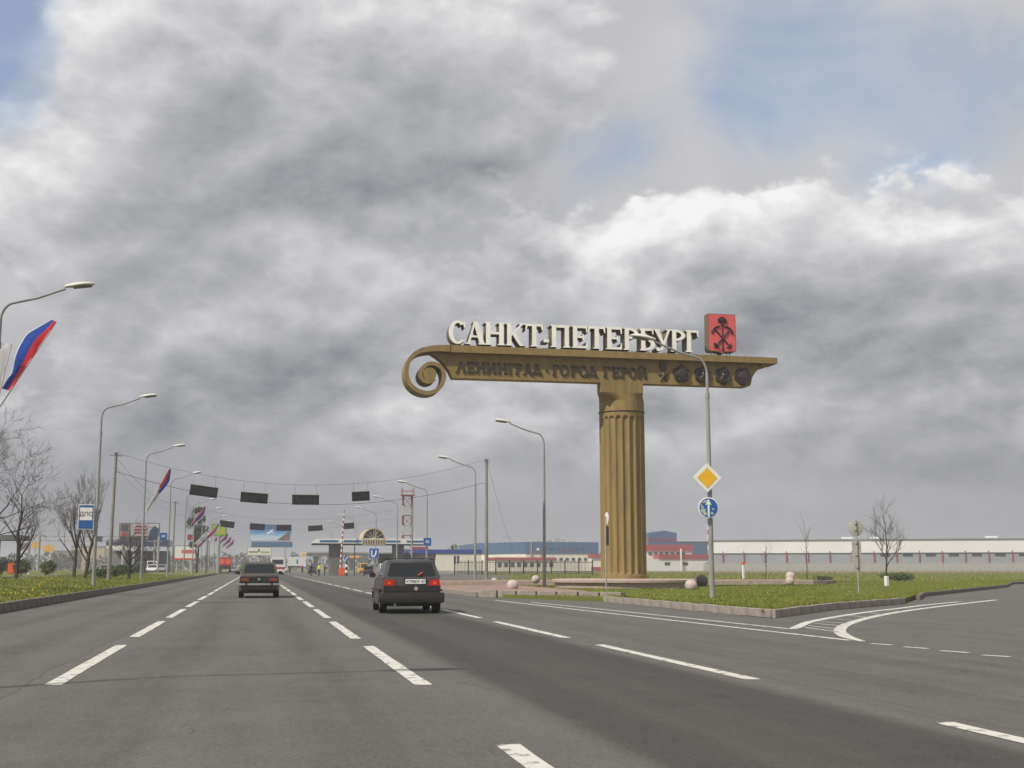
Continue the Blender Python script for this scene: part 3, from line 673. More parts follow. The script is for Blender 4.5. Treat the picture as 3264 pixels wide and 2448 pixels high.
k = MB(); k.lathe([(0.345, SF - 0.35), (0.345, SF + 0.99)], (8.53, 0, 11.14), 32, axis='y'); rel(k.build('volute_eye', 'gold', stele, smooth=40, fix=True))
# the name in white block letters
ROW1 = [('С', 9.50, 10.43), ('А', 10.40, 11.45), ('Н', 11.42, 12.50), ('К', 12.55, 13.62), ('Т', 13.62, 14.56), ('-', 14.60, 14.90), ('П', 14.98, 16.06), ('Е', 16.14, 17.04), ('Т', 17.05, 18.00), ('Е', 18.04, 18.96), ('Р', 19.02, 19.86), ('Б', 19.94, 20.78), ('У', 20.72, 21.72), ('Р', 21.70, 22.52), ('Г', 22.54, 23.30)]
STAY = MB().box((0, 0, 0), (.06, .06, .17)).mesh('letter_stay', 'galv')
for c, a, b in ROW1:
    o = rel(letter(c, a, b, 12.79, 1.215, SF - 0.37, 0.85, 0.235, 0.125, ['letter_white', 'gold_letter_side'], stele)); recalc(o.data)
    for x in ((a + b) / 2 - (b - a) * .22, (a + b) / 2 + (b - a) * .22): link('letter_stay', STAY, stele, (x - SX, SF + .08 - SY, 12.72))
ROW2 = [('Л', 9.93, 10.49), ('Е', 10.55, 10.95), ('Н', 11.02, 11.51), ('И', 11.58, 12.09), ('Н', 12.17, 12.68), ('Г', 12.75, 13.09), ('Р', 13.13, 13.54), ('А', 13.54, 14.05), ('Д', 14.03, 14.56), ('·', 14.77, 14.91), ('Г', 15.16, 15.52), ('О', 15.55, 16.04), ('Р', 16.17, 16.57), ('О', 16.59, 17.08), ('Д', 17.09, 17.61), ('Г', 17.97, 18.33), ('Е', 18.46, 18.87), ('Р', 18.94, 19.34), ('О', 19.36, 19.83), ('Й', 19.90, 20.39)]
for c, a, b in ROW2:
    rel(letter(c, a, b, 11.32, 0.575, SF - 0.075, 0.08, 0.105, 0.062, ['bronze_dark', 'bronze_dark'], stele, 'inscription_letter'))
# orders: one gold-star medal and four round orders
def star_pts(cx, cz, r, ri, n=5, a=pi / 2): return [(cx + (r if i % 2 == 0 else ri) * cos(a + pi * i / n), cz + (r if i % 2 == 0 else ri) * sin(a + pi * i / n)) for i in range(2 * n)]
k = MB(); k.prism([(21.16, 11.86), (21.50, 11.86), (21.50, 12.20), (21.16, 12.20)], SF - 0.14, SF + .01); k.prism([(21.26, 11.74), (21.40, 11.74), (21.40, 11.87), (21.26, 11.87)], SF - .08, SF + .012)
med = rel(k.build('star_medal', 'medal', stele))
k = MB(); c0 = (21.34, 11.47)
pts = star_pts(*c0, 0.335, 0.135); vs = [(c0[0], SF - 0.16, c0[1])] + [(p[0], SF - 0.06, p[1]) for p in pts] + [(p[0], SF + .012, p[1]) for p in pts]
k.add(vs, [(0, 1 + i, 1 + (i + 1) % 10) for i in range(10)] + [(1 + i, 11 + i, 11 + (i + 1) % 10, 1 + (i + 1) % 10) for i in range(10)])
k.build('star', 'medal', med, fix=True)
for q, (cx, cz) in enumerate(((22.38, 11.64), (23.61, 11.62), (24.76, 11.61), (25.92, 11.61))):
    r = random.Random(q + 3); k = MB(); n = 40
    lob = [0.47 + 0.035 * sin(5 * 2 * pi * i / n + q) + r.uniform(-.015, .015) for i in range(n)]
    rim = [(cx + lob[i] * cos(2 * pi * i / n) * (.93 if q == 2 else 1), cz + lob[i] * 1.03 * sin(2 * pi * i / n)) for i in range(n)]
    vs = [(x, SF + .01, z) for x, z in rim] + [(cx + (x - cx) * .94, SF - .10, cz + (z - cz) * .94) for x, z in rim] + [(cx + (x - cx) * .70, SF - .07, cz + (z - cz) * .70) for x, z in rim]
    k.add(vs, [(i, (i + 1) % n, n + (i + 1) % n, n + i) for i in range(n)] + [(n + i, n + (i + 1) % n, 2 * n + (i + 1) % n, 2 * n + i) for i in range(n)] + [tuple(range(2 * n, 3 * n))])
    od = rel(k.build('order_medal', 'medal', stele, fix=True))
    k = MB()                                          # wreath, star / profile and banner in relief
    if q in (1, 2):
        pts = star_pts(cx, cz - .02, 0.34, 0.15); vs = [(cx, SF - 0.19, cz - .02)] + [(p[0], SF - 0.10, p[1]) for p in pts] + [(p[0], SF - .05, p[1]) for p in pts]
        k.add(vs, [(0, 1 + i, 1 + (i + 1) % 10) for i in range(10)] + [(1 + i, 11 + i, 11 + (i + 1) % 10, 1 + (i + 1) % 10) for i in range(10)])
    else:
        k.lathe([(0.30, SF - .05), (0.29, SF - .13), (0.20, SF - .17), (0.02, SF - .185)], (cx, 0, cz), 24, axis='y')
    k.build('relief', 'medal', od, fix=True)
    k = MB(); k.prism([(cx - .30, cz + .16), (cx + .05, cz + .36), (cx + .33, cz + .26), (cx + .02, cz + .22)], SF - .155, SF - .05); k.build('banner', 'medal', od); k = MB(); k.prism([(cx - .26, cz - .30), (cx + .26, cz - .30), (cx + .20, cz - .20), (cx - .20, cz - .20)], SF - .15, SF - .05)
    k.build('ribbon', 'medal', od)
    k = MB()
    for i in range(14):
        a = radians(-60 - i * 18) if i < 7 else radians(-120 + (i - 7) * -18 + 0)
        a = radians(205 + i * 10)
        k.box((cx + .40 * cos(a), SF - .12, cz + .40 * sin(a)), (.09, .05, .055), 0, Matrix.Rotation(-a, 3, 'Y'))
    tag(k.build('wreath', 'medal', od), kind='stuff')
# coat of arms on top of the cornice
SH = [(23.88, 15.0), (25.47, 15.0), (25.48, 13.02), (25.44, 12.94), (25.34, 12.90), (24.92, 12.89), (24.78, 12.84), (24.675, 12.745), (24.57, 12.84), (24.43, 12.89), (24.01, 12.90), (23.91, 12.94), (23.87, 13.02)]
AY = SF - 0.30
k = MB(); k.prism(SH, AY, AY + 0.60); shield = rel(k.build('arms_shield', 'gold_letter_side', stele, fix=True))
cxs, czs = 24.675, 13.95
k = MB(); k.prism([((x - cxs) * .955 + cxs, (z - czs) * .965 + czs) for x, z in SH], AY - .012, AY + .02); k.build('shield_field', 'arms_red', shield, fix=True)
def bar(k, a, b, r, y=AY - .05): k.tube([(a[0], y, a[1]), (b[0], y, b[1])], r, 8)
def anchor(grapnel, flip):
    """an anchor lying aslant, its flukes at the top corner"""
    k = MB(); s_ = -1 if flip else 1
    top, bot = (cxs + s_ * .44, 14.14), (cxs - s_ * .40, 13.20)
    bar(k, bot, top, [.045, .045] if False else .042)
    d = Vector((top[0] - bot[0], top[1] - bot[1])).normalized(); nr = Vector((-d.y, d.x)); T = Vector(top)
    arc = [T + d * (.10 * cos(a) - .06) + nr * .27 * sin(a) for a in [radians(-100 + 200 * i / 14) for i in range(15)]]
    k.tube([(p.x, AY - .05, p.y) for p in arc], [.02 + .028 * sin(pi * i / 14) for i in range(15)], 6)
    for p in (arc[0], arc[-1]):
        q = p - d * .02; k.prism([(q.x - .05, q.y), (q.x + .05, q.y), (q.x, q.y + .10)], AY - .08, AY - .02)
    B = Vector(bot); st = [B + d * .04 + nr * e for e in (-.17, .17)]
    k.tube([(st[0].x, AY - .05, st[0].y), (st[1].x, AY - .05, st[1].y)], .045 if not grapnel else .06, 6)
    k.lathe([(.045, AY - .08), (.075, AY - .05), (.045, AY - .02)], (B.x - d.x * .06, 0, B.y - d.y * .06), 12, axis='y')
    return k.build('anchor', 'arms_black', shield, smooth=40)
anchor(False, True); anchor(True, False)
k = MB(); bar(k, (cxs, 12.93), (cxs, 14.42), .028); k.lathe([(.05, 12.90), (.055, 13.0), (.035, 13.2)], (cxs, AY - .05, 0), 10)
k.lathe([(.03, 14.3), (.075, 14.36), (.075, 14.40), (.03, 14.46)], (cxs, AY - .05, 0), 12); k.build('sceptre', 'arms_black', shield, smooth=40)
k = MB()                                               # double-headed bird finial
body = [(0, -.20), (.08, -.14), (.10, -.02), (.20, -.10), (.26, .02), (.27, .16), (.20, .22), (.13, .14), (.11, .20), (.15, .26), (.10, .31), (.05, .26), (.03, .22), (.04, .33), (-.04, .33), (-.03, .22), (-.05, .26), (-.10, .31), (-.15, .26), (-.11, .20), (-.13, .14), (-.20, .22), (-.27, .16), (-.26, .02), (-.20, -.10), (-.10, -.02), (-.08, -.14)]
k.prism([(cxs + x * .95, 14.57 + z * .8) for x, z in body], AY - .09, AY - .02); k.build('eagle', 'arms_black', shield, fix=True)
SST = MB().box((0, 0, 0), (.036, .04, .33)).mesh('shield_stay', 'galv')
for x in (24.15, 24.32, 25.05, 25.22): link('shield_stay', SST, shield, (x, SF + .07, 12.77))

# round granite plinth
plinth = thing('round_plinth', 'low round pink granite plinth under the golden column', 'plinth', (SX, SY, 0))
k = MB(); k.lathe([(3.55, 0.12), (3.55, 0.46)], n=60); k.build('core', 'concrete_dark', plinth, smooth=40)
k = MB(); k.lathe([(3.80, 0.425), (3.86, 0.44), (3.86, 0.56), (3.80, 0.60), (0.02, 0.63)], n=72); k.build('coping', 'granite_cap', plinth, smooth=40)
def panel_mesh(i):
    k = MB(); r0, r1 = 3.56, 3.70 + 0.006 * i; a = radians(360 / 26 / 2 - 0.13); vs = []
    for z in (0.10, 0.424):
        for r in (r0, r1):
            for s_ in (-1, 0, 1): vs.append((r * cos(a * s_), r * sin(a * s_), z))
    k.add(vs, [(3, 4, 10, 9), (4, 5, 11, 10), (6, 9, 10, 7), (7, 10, 11, 8), (0, 3, 9, 6), (5, 2, 8, 11)])
    return k.mesh('facing_slab', 'granite')
PM = [panel_mesh(i) for i in range(2)]
for i in range(26): link('facing_slab', PM[i % 2], plinth, (0, 0, 0), 2 * pi * i / 26)

# ================================================================== STREET FURNITURE
def lamp_parts(H, side):
    """tapered post, curved arm reaching to side (+1 = +x) and a flat oval lantern; H = lantern height"""
    post = MB().tube([(0, 0, -0.3), (0, 0, 0.02), (0, 0, 1.6), (0, 0, H * .62), (0, 0, H - 1.9)], [.095, .095, .090, .074, .064], 12).mesh('post', 'lamp_post', 40)
    z0 = H - 1.95; pts = [(0, 0, z0), (0, 0, z0 + .75)] + [(side * (.42 - .42 * cos(a)), 0, z0 + .75 + .62 * sin(a)) for a in [radians(80 * i / 7) for i in range(1, 8)]]
    e = pts[-1]; pts += [(e[0] + side * .75, 0, e[2] + .20), (side * 1.95, 0, H - .05)]
    arm = MB().tube(pts, [.054] * 2 + [.043] * (len(pts) - 3) + [.036], 8).mesh('arm', 'lamp_post', 40)
    sh = MB(); n = 16; rows = []
    for t, w, hu, hd in ((0, .05, .05, .045), (.12, .10, .075, .05), (.35, .165, .105, .055), (.62, .18, .11, .055), (.85, .145, .085, .05), (1.0, .05, .03, .03)):
        for k in range(n):
            a = 2 * pi * k / n; h = hu if sin(a) > 0 else hd
            sh.v.append((side * (1.92 + .92 * t), w * cos(a), H + .02 + .13 * t + h * sin(a)))
    sh.f = [[i * n + k, i * n + (k + 1) % n, (i + 1) * n + (k + 1) % n, (i + 1) * n + k] for i in range(5) for k in range(n)] + [list(range(n - 1, -1, -1)), list(range(5 * n, 6 * n))]
    sh.mi = [0] * len(sh.f); shell = sh.mesh('lantern', 'lamp_shell', 50); recalc(shell)
    gl = MB(); rows = ((.30, .13), (.5, .155), (.75, .15), (.92, .08))
    for t, w in rows:
        for k in range(8): a = pi + pi * k / 7; gl.v.append((side * (1.92 + .92 * t), w * cos(a), H - .025 + .13 * t + .055 * sin(a)))
    gl.f = [[i * 8 + k, i * 8 + k + 1, (i + 1) * 8 + k + 1, (i + 1) * 8 + k] for i in range(3) for k in range(7)]; gl.mi = [0] * len(gl.f)
    glass = gl.mesh('lamp_glass', 'lamp_glass', 60)
    col_ = MB().lathe([(.078, z0 - .12), (.078, z0 + .06)], n=12).mesh('sleeve', 'lamp_post', 40)
    return post, arm, shell, glass, col_
LAMP_L, LAMP_R = lamp_parts(10.0, 1), lamp_parts(9.2, -1)
def street_lamp(parts, x, y, z, label, group, rz=0.0):
    t = thing('street_lamp', label, 'street lamp', (x, y, z), rz, group)
    link('post', parts[0], t); link('arm', parts[1], t); link('sleeve', parts[4], t)
    h = link('lantern', parts[2], t); link('lamp_glass', parts[3], h)
    return t
ORD = ['nearest', 'second', 'third', 'fourth', 'fifth', 'sixth', 'seventh', 'eighth and farthest']
GL, GR = 'lamps along the left verge', 'lamps along the right side of the road'
def lz(y): return verge_z(-8.3, y) - 0.02
street_lamp(LAMP_L, -8.3, 9.9, lz(9.9), 'street lamp at the near left, seen only by its shadow across the road', GL)
for y, lab in ((41.3, 'nearest left street lamp, its post cut by the picture edge, above the big flag'), (68.0, 'left street lamp beside the blue and white police post sign'),
               (95.4, 'left street lamp with a narrow tricolour flag, third along the verge'), (123.0, 'left street lamp just behind the small blue 40 sign'),
               (150.0, 'left street lamp whose lantern hides behind the first dark signal board'), (170.0, 'left street lamp in front of the lime green billboard'),
               (196.0, 'distant left street lamp right of the lime green billboard')):
    street_lamp(LAMP_L, -8.3, y, lz(y), lab, GL, 0.04 * sin(y))
for i, y in enumerate((226, 252, 280, 310, 345, 385, 430, 480)):
    street_lamp(LAMP_L, -8.2, y, lz(y), '%s of the tiny far street lamps in the row left of the road' % ORD[i], 'far lamps left of the road')
for y, lab in ((41.6, 'right street lamp post carrying the yellow diamond and round blue signs'), (67.6, 'right street lamp between the utility pole and the golden column'),
               (90.0, 'right street lamp just left of the tall utility pole'), (116.6, 'right street lamp carrying the small blue 40 sign by the canopy'),
               (142.0, 'right street lamp left of the red and white mast'), (168.0, 'right street lamp rising in front of the arched canopy roof')):
    street_lamp(LAMP_R, 15.8, y, 0.0 if y > 72 else 0.12, lab, GR, 0.03 * sin(y))
for i, y in enumerate((194, 222, 256)):
    street_lamp(LAMP_R, 15.0, y, 0.0, '%s of the tiny far street lamps beyond the canopy right of the road' % ORD[i], 'far lamps right of the road')

# traffic signs -------------------------------------------------
def sign_panel(name, w, h, mat, rim, rimw=.03, depth=.03, parent=None, loc=(0, 0, 0)):
    o = bevelled(MB().box((0, 0, 0), (w, depth, h)).mesh(name, rim), .008, 1); o = link(name, o, parent, loc)
    f = MB().box((0, -depth / 2 - .004, 0), (w - 2 * rimw, .006, h - 2 * rimw)).build(name + '_face', mat, o)
    return o, f
def bracket(parent, dx, dz, dy=.10):
    MB().box((dx / 2, dy / 2, dz), (abs(dx) + .08, .03, .05)).build('bracket', 'galv', parent)
t = thing('police_post_sign', 'blue and white rectangular sign reading ДПС on the left lamp post', 'road sign', (-8.80, 67.75, 3.82), 0.05)
o, f = sign_panel('plate', .79, 1.30, 'sign_blue', 'sign_white', .035, parent=t)
MB().box((0, -.03, .16), (.62, .008, .66)).build('white_field', 'sign_white', o)
link('lettering', text_mesh('lettering', 'ДПС', .30, 'sign_black'), o, (0, -.040, .14))
for z in (.42, -.42): bracket(t, .5, z, .2)
def speed40(x, y, z, label, dx=0.0, s=.72):
    t = thing('speed_sign', label, 'road sign', (x, y, z), 0.03)
    o, f = sign_panel('plate', s, s, 'sign_blue', 'sign_white', .012, parent=t)
    link('lettering', text_mesh('lettering', '40', s * .52, 'sign_white'), o, (0, -.026, 0))
    bracket(t, dx, 0, .14)
speed40(-8.78, 122.6, 4.16, 'small square blue sign reading 40 on the left side', .4)
speed40(15.82, 116.35, 3.62, 'small square blue sign reading 40 on the right lamp post', 0.05, .78)
t = thing('priority_sign', 'yellow diamond priority sign with white border on the right lamp post', 'road sign', (15.64, 41.40, 4.36), -0.06)
R45 = Matrix.Rotation(radians(45), 3, 'Y')
o = link('plate', bevelled(MB().box((0, 0, 0), (.76, .03, .76), 0, R45).mesh('plate', 'sign_white'), .012, 2), t)
MB().box((0, -.021, 0), (.52, .006, .52), 0, R45).build('yellow_field', 'sign_yellow', o)
bracket(t, .1, .1, .1); bracket(t, .1, -.2, .1)
t = thing('direction_sign', 'round blue sign with a white arrow and peeling paint below the diamond', 'road sign', (15.66, 41.40, 3.30), -0.06)
k = MB(); k.lathe([(.355, -.015), (.37, -.01), (.37, .015)], n=40, axis='y'); o = k.build('plate', 'sign_white', t, smooth=40, fix=True)
k = MB(); k.lathe([(.335, -.022), (.335, -.016)], n=40, axis='y'); k.build('blue_field', 'sign_blue', o, fix=True)
k = MB(); k.prism([(-.035, -.32), (.035, -.32), (.035, .12), (.115, .09), (0, .31), (-.115, .09), (-.035, .12)], -.030, -.020); k.build('arrow', 'sign_white', o, fix=True)
r = random.Random(8)
for i, (px, pz, rr_) in enumerate(((-.19, -.10, .11), (-.13, -.21, .085), (-.24, .02, .06), (-.12, .22, .06), (-.03, .25, .05), (.13, -.20, .06), (.17, -.05, .045), (-.20, .20, .05), (-.26, .10, .04))):
    pts = [(px + rr_ * (1 + r.uniform(-.35, .25)) * cos(a), pz + rr_ * .8 * (1 + r.uniform(-.35, .25)) * sin(a)) for a in [2 * pi * j / 9 for j in range(9)]]
    k = MB(); k.prism(pts, -.0245 - i * .0004, -.0205); k.build('peeled_patch', 'sign_back', o, fix=True)
bracket(t, .1, .1, .1); bracket(t, .1, -.15, .1)
t = thing('arrow_sign', 'blue square sign with white lane arrows beside the canopy', 'road sign', (15.55, 167.7, 3.1), 0)
o, f = sign_panel('plate', 1.35, 1.4, 'sign_blue', 'sign_white', .03, parent=t)
k = MB(); k.prism([(-.38, .42), (-.22, .42), (-.22, -.25), (-.05, -.45), (-.2, -.55), (-.38, -.32)], -.03, -.022); k.build('arrow', 'sign_white', o, fix=True)
k = MB(); k.prism([(.38, .42), (.22, .42), (.15, -.05), (-.12, -.50), (.06, -.55), (.32, -.12)], -.03, -.022); k.build('arrow', 'sign_white', o, fix=True)
bracket(t, .25, .3, .15)
# back of a round sign over two narrow boards
t = thing('sign_from_behind', 'grey back of a round sign above a narrow board on the island', 'road sign', (24.6, 47.8, 0.12))
MB().tube([(0, 0, -.2), (0, 0, 3.05)], .032, 10).build('post', 'galv', t, smooth=40)
k = MB(); k.lathe([(.33, .04), (.345, .045), (.345, .065), (.33, .07)], (0, 0, 2.72), 36, 'y'); k.build('round_plate', 'sign_back', t, smooth=40, fix=True)
bevelled(MB().box((.10, .05, 1.55), (.24, .02, 1.28)).build('board', 'sign_back', t).data, .006, 1); bevelled(MB().box((-.115, .05, 1.55), (.17, .02, 1.28)).build('board', 'sign_back', t).data, .006, 1)
for z in (1.05, 1.55, 2.05, 2.6, 2.85): MB().lathe([(.045, z - .025), (.045, z + .025)], n=10).build('clamp', 'black_plastic', t)
# slim post with an edge-on sign before the column
t = thing('slim_sign_post', 'slim grey post with an edge-on sign in front of the golden column', 'road sign', (16.05, 56.0, 0.13))
MB().tube([(0, 0, -.2), (0, 0, 3.45)], .035, 10).build('post', 'galv', t, smooth=40)
k = MB(); k.lathe([(.30, -.012), (.30, .012)], (.06, 0, 3.35), 28, 'x'); k.build('sign_disc', 'sign_white', t, smooth=40, fix=True)
MB().box((.09, 0, 2.55), (.03, .35, .9)).build('side_board', 'black_plastic', t)
# marker posts
def marker(x, y, h, label, top=None, w=.16):
    t = thing('marker_post', label, 'post', (x, y, .1), .3)
    bevelled(MB().box((0, 0, h / 2 - .05), (w, w, h + .1)).build('post', 'white_paint', t).data, .02, 1)
    if top: bevelled(MB().box((0, 0, h + .10), (w * 1.7, w * 1.2, .24)).build('cap', top, t).data, .02, 1)
marker(35.2, 65.0, .62, 'short plain white post in the grass below the small tree', w=.2)
marker(48.0, 117.5, 1.45, 'white marker post with an orange cap standing in the grass', 'orange_paint', .2)

# utility poles, span wires and hanging lane-signal boards -------
def utility_pole(x, y, h, label, lean=0.0):
    t = thing('utility_pole', label, 'pole', (x, y, 0))
    MB().tube([(0, 0, -.4), (lean * .5, 0, h * .5), (lean, 0, h)], [.145, .12, .10], 12).build('shaft', 'concrete_pole', t, smooth=40)
    MB().box((lean, 0, h - .05), (.34, .34, .10)).build('cap', 'galv', t)
    for z in (h - 1.0, h - 1.75): MB().lathe([(.13, z - .04), (.13, z + .04)], (lean * z / h, 0, 0), 12).build('clamp', 'galv', t)
    MB().box((lean, 0, h - .25), (.9 if x < 0 else .5, .07, .07), .3).build('crossarm', 'galv', t)
    MB().box((0, 0, .16), (.62, .62, .34)).build('footing', 'concrete', t)
utility_pole(-10.0, 90, 9.25, 'grey utility pole on the left verge behind the police sign', .12)
utility_pole(16.65, 90, 9.25, 'grey utility pole on the right, holding the span wires', -.03)
utility_pole(-10.9, 170, 10.0, 'slimmer utility pole on the left near the leafy tree', .1)
utility_pole(21.0, 170, 10.0, 'far utility pole beside the canopy mast')
def wire(name, a, b, sag, label, r=.009, n=20):
    o = MB().tube(catenary(a, b, sag, n), r, 5).build(name, 'wire', smooth=60); return tag(o, label, 'cable')
wire('span_wire', (-9.9, 90, 7.9), (16.6, 90, 7.5), 2.0, 'lower span wire sagging across the road under the near signal boards', .015)
wire('span_wire', (-9.88, 90, 9.2), (16.62, 90, 9.2), 2.1, 'upper span wire sagging across the road above the near signal boards')
wire('span_wire', (-10.8, 170, 8.3), (21.0, 170, 8.6), 2.1, 'lower span wire across the road under the far signal boards', .010)
wire('span_wire', (-10.8, 170, 9.8), (21.0, 170, 9.8), 2.2, 'upper span wire across the road above the far signal boards', .010)
wire('side_wire', (16.65, 90, 9.2), (87.0, 400, 9.6), 6.0, 'thin wire running right from the top of the utility pole', .010)
wire('side_wire', (-9.9, 90, 8.9), (-10.8, 170, 9.7), .9, 'thin wire between the two utility poles on the left', .010)
wire('side_wire', (-9.9, 90, 8.2), (-10.8, 170, 9.0), .9, 'second thin wire between the two utility poles on the left', .009)
def signal_board(x, y, z, w, h, tilt, label, grp, ztop):
    t = thing('signal_board', label, 'signal board', (x, y, z), 0, grp)
    tl = Matrix.Rotation(tilt, 3, 'Y')
    o = link('housing', bevelled(MB().box((0, 0, 0), (w, .16, h), 0, tl).mesh('housing', 'board_dark'), .012, 1), t)
    MB().box(tuple(tl @ Vector((0, 0, h / 2 + .025))), (w + .04, .24, .045), 0, tl).build('hood', 'board_edge', t)
    for j in range(3):                                    # three dead lamp fields, barely seen
        c = tl @ Vector(((j - 1) * w * .31, -.085, 0)); k = MB(); k.box(tuple(c), (w * .25, .02, h * .74), 0, tl); k.build('lamp_field', 'glass_dark', o)
    for s_ in (-1, 1):
        c = tl @ Vector((s_ * w * .4, 0, h / 2)); MB().tube([(c.x, 0, c.z), (c.x, 0, ztop - z)], .008, 5).build('hanger', 'wire', t)
NG, FG = 'near row of hanging signal boards', 'far row of hanging signal boards'
for (x, z, w, h, ti, zt, lab) in ((-3.80, 6.55, 1.92, .70, .13, 7.75, 'dark hanging signal board, leftmost and highest of the near row'), (-.28, 6.12, 1.92, .68, .07, 7.25, 'dark hanging signal board, second of the near row, above the lane'),
                                  (3.36, 6.02, 1.92, .68, 0.0, 7.10, 'dark hanging signal board, third of the near row'), (7.32, 6.32, 1.28, .64, -.06, 7.40, 'short dark signal board, rightmost of the near row')):
    signal_board(x, 90, z, w, h, ti, lab, NG, zt)
for (x, z, w, h, ti, zt, lab) in ((-4.0, 6.95, 1.98, .82, .14, 8.2, 'small dark signal board before the lime billboard, far row'), (0.0, 6.62, 2.0, .82, .06, 7.75, 'small dark signal board over the left half of the blue billboard'),
                                  (3.55, 6.50, 2.0, .80, 0.0, 7.65, 'small dark signal board over the right half of the blue billboard'), (7.75, 6.48, 1.95, .72, -.06, 7.7, 'small dark signal board right of the blue billboard, far row'),
                                  (12.3, 6.82, 1.4, .78, -.10, 8.2, 'small dark signal board beside the raised barrier pole')):
    signal_board(x, 170, z, w, h, ti, lab, FG, zt)

# flags on slanting staffs ---------------------------------------
def flag(base, tip, width, label, bands, group, side=1, seed=1, frac=.80):
    """cloth streaming along a slanted staff, its stripes running with the staff"""
    b, p = Vector(base), Vector(tip); d = p - b; L = d.length
    t = thing('flag', label, 'flag', base, 0, group)
    MB().tube([(0, 0, 0), d], [.03, .016], 8).build('staff', 'white_paint' if L < 3 else 'galv', t, smooth=40)
    u = d.normalized(); out = u.cross(Vector((0, 1, 0))).normalized() * side; nr = Vector((0, -1, 0))
    r = random.Random(seed); n = 18
    def pt(s_, v):
        w = width * (0.55 + .45 * sin(pi * min(1, (1 - s_) * 1.15 + .12))) * (0.45 + .55 * min(1, (1.02 - s_) * 3.2))
        wav = .10 * width * sin(s_ * 7 + v * 2.6 + seed) * v + .05 * width * sin(s_ * 15 - v * 5)
        return u * (L * (1 - frac + frac * s_)) + out * (w * v) + nr * (wav - .35 * width * v * v) - Vector((0, 0, .12 * width * v * (1 - s_)))
    for q, (nm, v0, v1) in enumerate(bands):
        k = MB(); m_ = 4
        for i in range(n + 1):
            for j in range(m_ + 1): k.v.append(tuple(pt(i / n, v0 + (v1 - v0) * j / m_)))
        k.f = [[i * (m_ + 1) + j, i * (m_ + 1) + j + 1, (i + 1) * (m_ + 1) + j + 1, (i + 1) * (m_ + 1) + j] for i in range(n) for j in range(m_)]; k.mi = [0] * len(k.f)
        k.build({'flag_red': 'red_stripe', 'flag_blue': 'blue_stripe', 'flag_white': 'white_stripe'}[nm], nm, t, smooth=80)
TRI = [('flag_red', 0.0, .34), ('flag_blue', .34, .80), ('flag_white', .80, 1.0)]
flag((-8.15, 40.8, 6.05), (-6.48, 40.6, 8.96), 0.66, 'large red and blue tricolour flag hanging at the left edge', [('flag_red', 0, .36), ('flag_blue', .36, .93), ('flag_white', .93, 1.0)], 'flags on the left lamps', 1, 3, .77)
flag((-8.2, 41.0, 6.3), (-7.72, 40.3, 8.15), .50, 'white flag beside the large tricolour at the left edge', [('flag_white', 0, 1)], 'flags on the left lamps', 1, 5, .9)
flag((-8.2, 95.3, 5.3), (-6.57, 95.0, 8.53), .42, 'narrow tricolour flag on the third left lamp', [('flag_red', 0, .45), ('flag_blue', .45, 1.0)], 'flags on the left lamps', -1, 4, .72)
flag((-8.2, 95.2, 5.3), (-7.25, 95.1, 7.1), .24, 'white tail of cloth under the narrow tricolour', [('flag_white', 0, 1)], 'flags on the left lamps', -1, 9, .9)
flag((-8.2, 149.8, 5.4), (-6.15, 149.5, 8.38), .60, 'tricolour flag against the leafy tree', TRI, 'flags on the left lamps', -1, 7, .75)
flag((-8.2, 169.8, 3.4), (-4.94, 169.5, 7.14), .60, 'tricolour flag left of the lime green billboard', [('flag_red', 0, .4), ('flag_blue', .4, .6), ('flag_white', .6, 1)], 'flags on the left lamps', -1, 2, .85)
flag((-8.2, 169.8, 4.2), (-6.6, 169.2, 6.0), .70, 'white flag hanging below the tricolour by the lime green billboard', [('flag_white', 0, 1)], 'flags on the left lamps', -1, 12, .9)
for i, (y, x1) in enumerate(((226, -5.9), (252, -5.8), (280, -5.7), (310, -5.6))):
    flag((-8.1, y, 5.2), (x1, y - .3, 8.0), .8, '%s of the tiny far tricolour flags on the row of far lamps' % ORD[i], TRI, 'far flags left of the road', -1, y, .7)
flag((-27.8, 120, 5.2), (-28.9, 120, 8.6), .45, 'small faded tricolour flag leaning on a far left lamp', [('flag_red', 0, .5), ('flag_blue', .5, 1)], 'flags on the left lamps', 1, 21, .8)

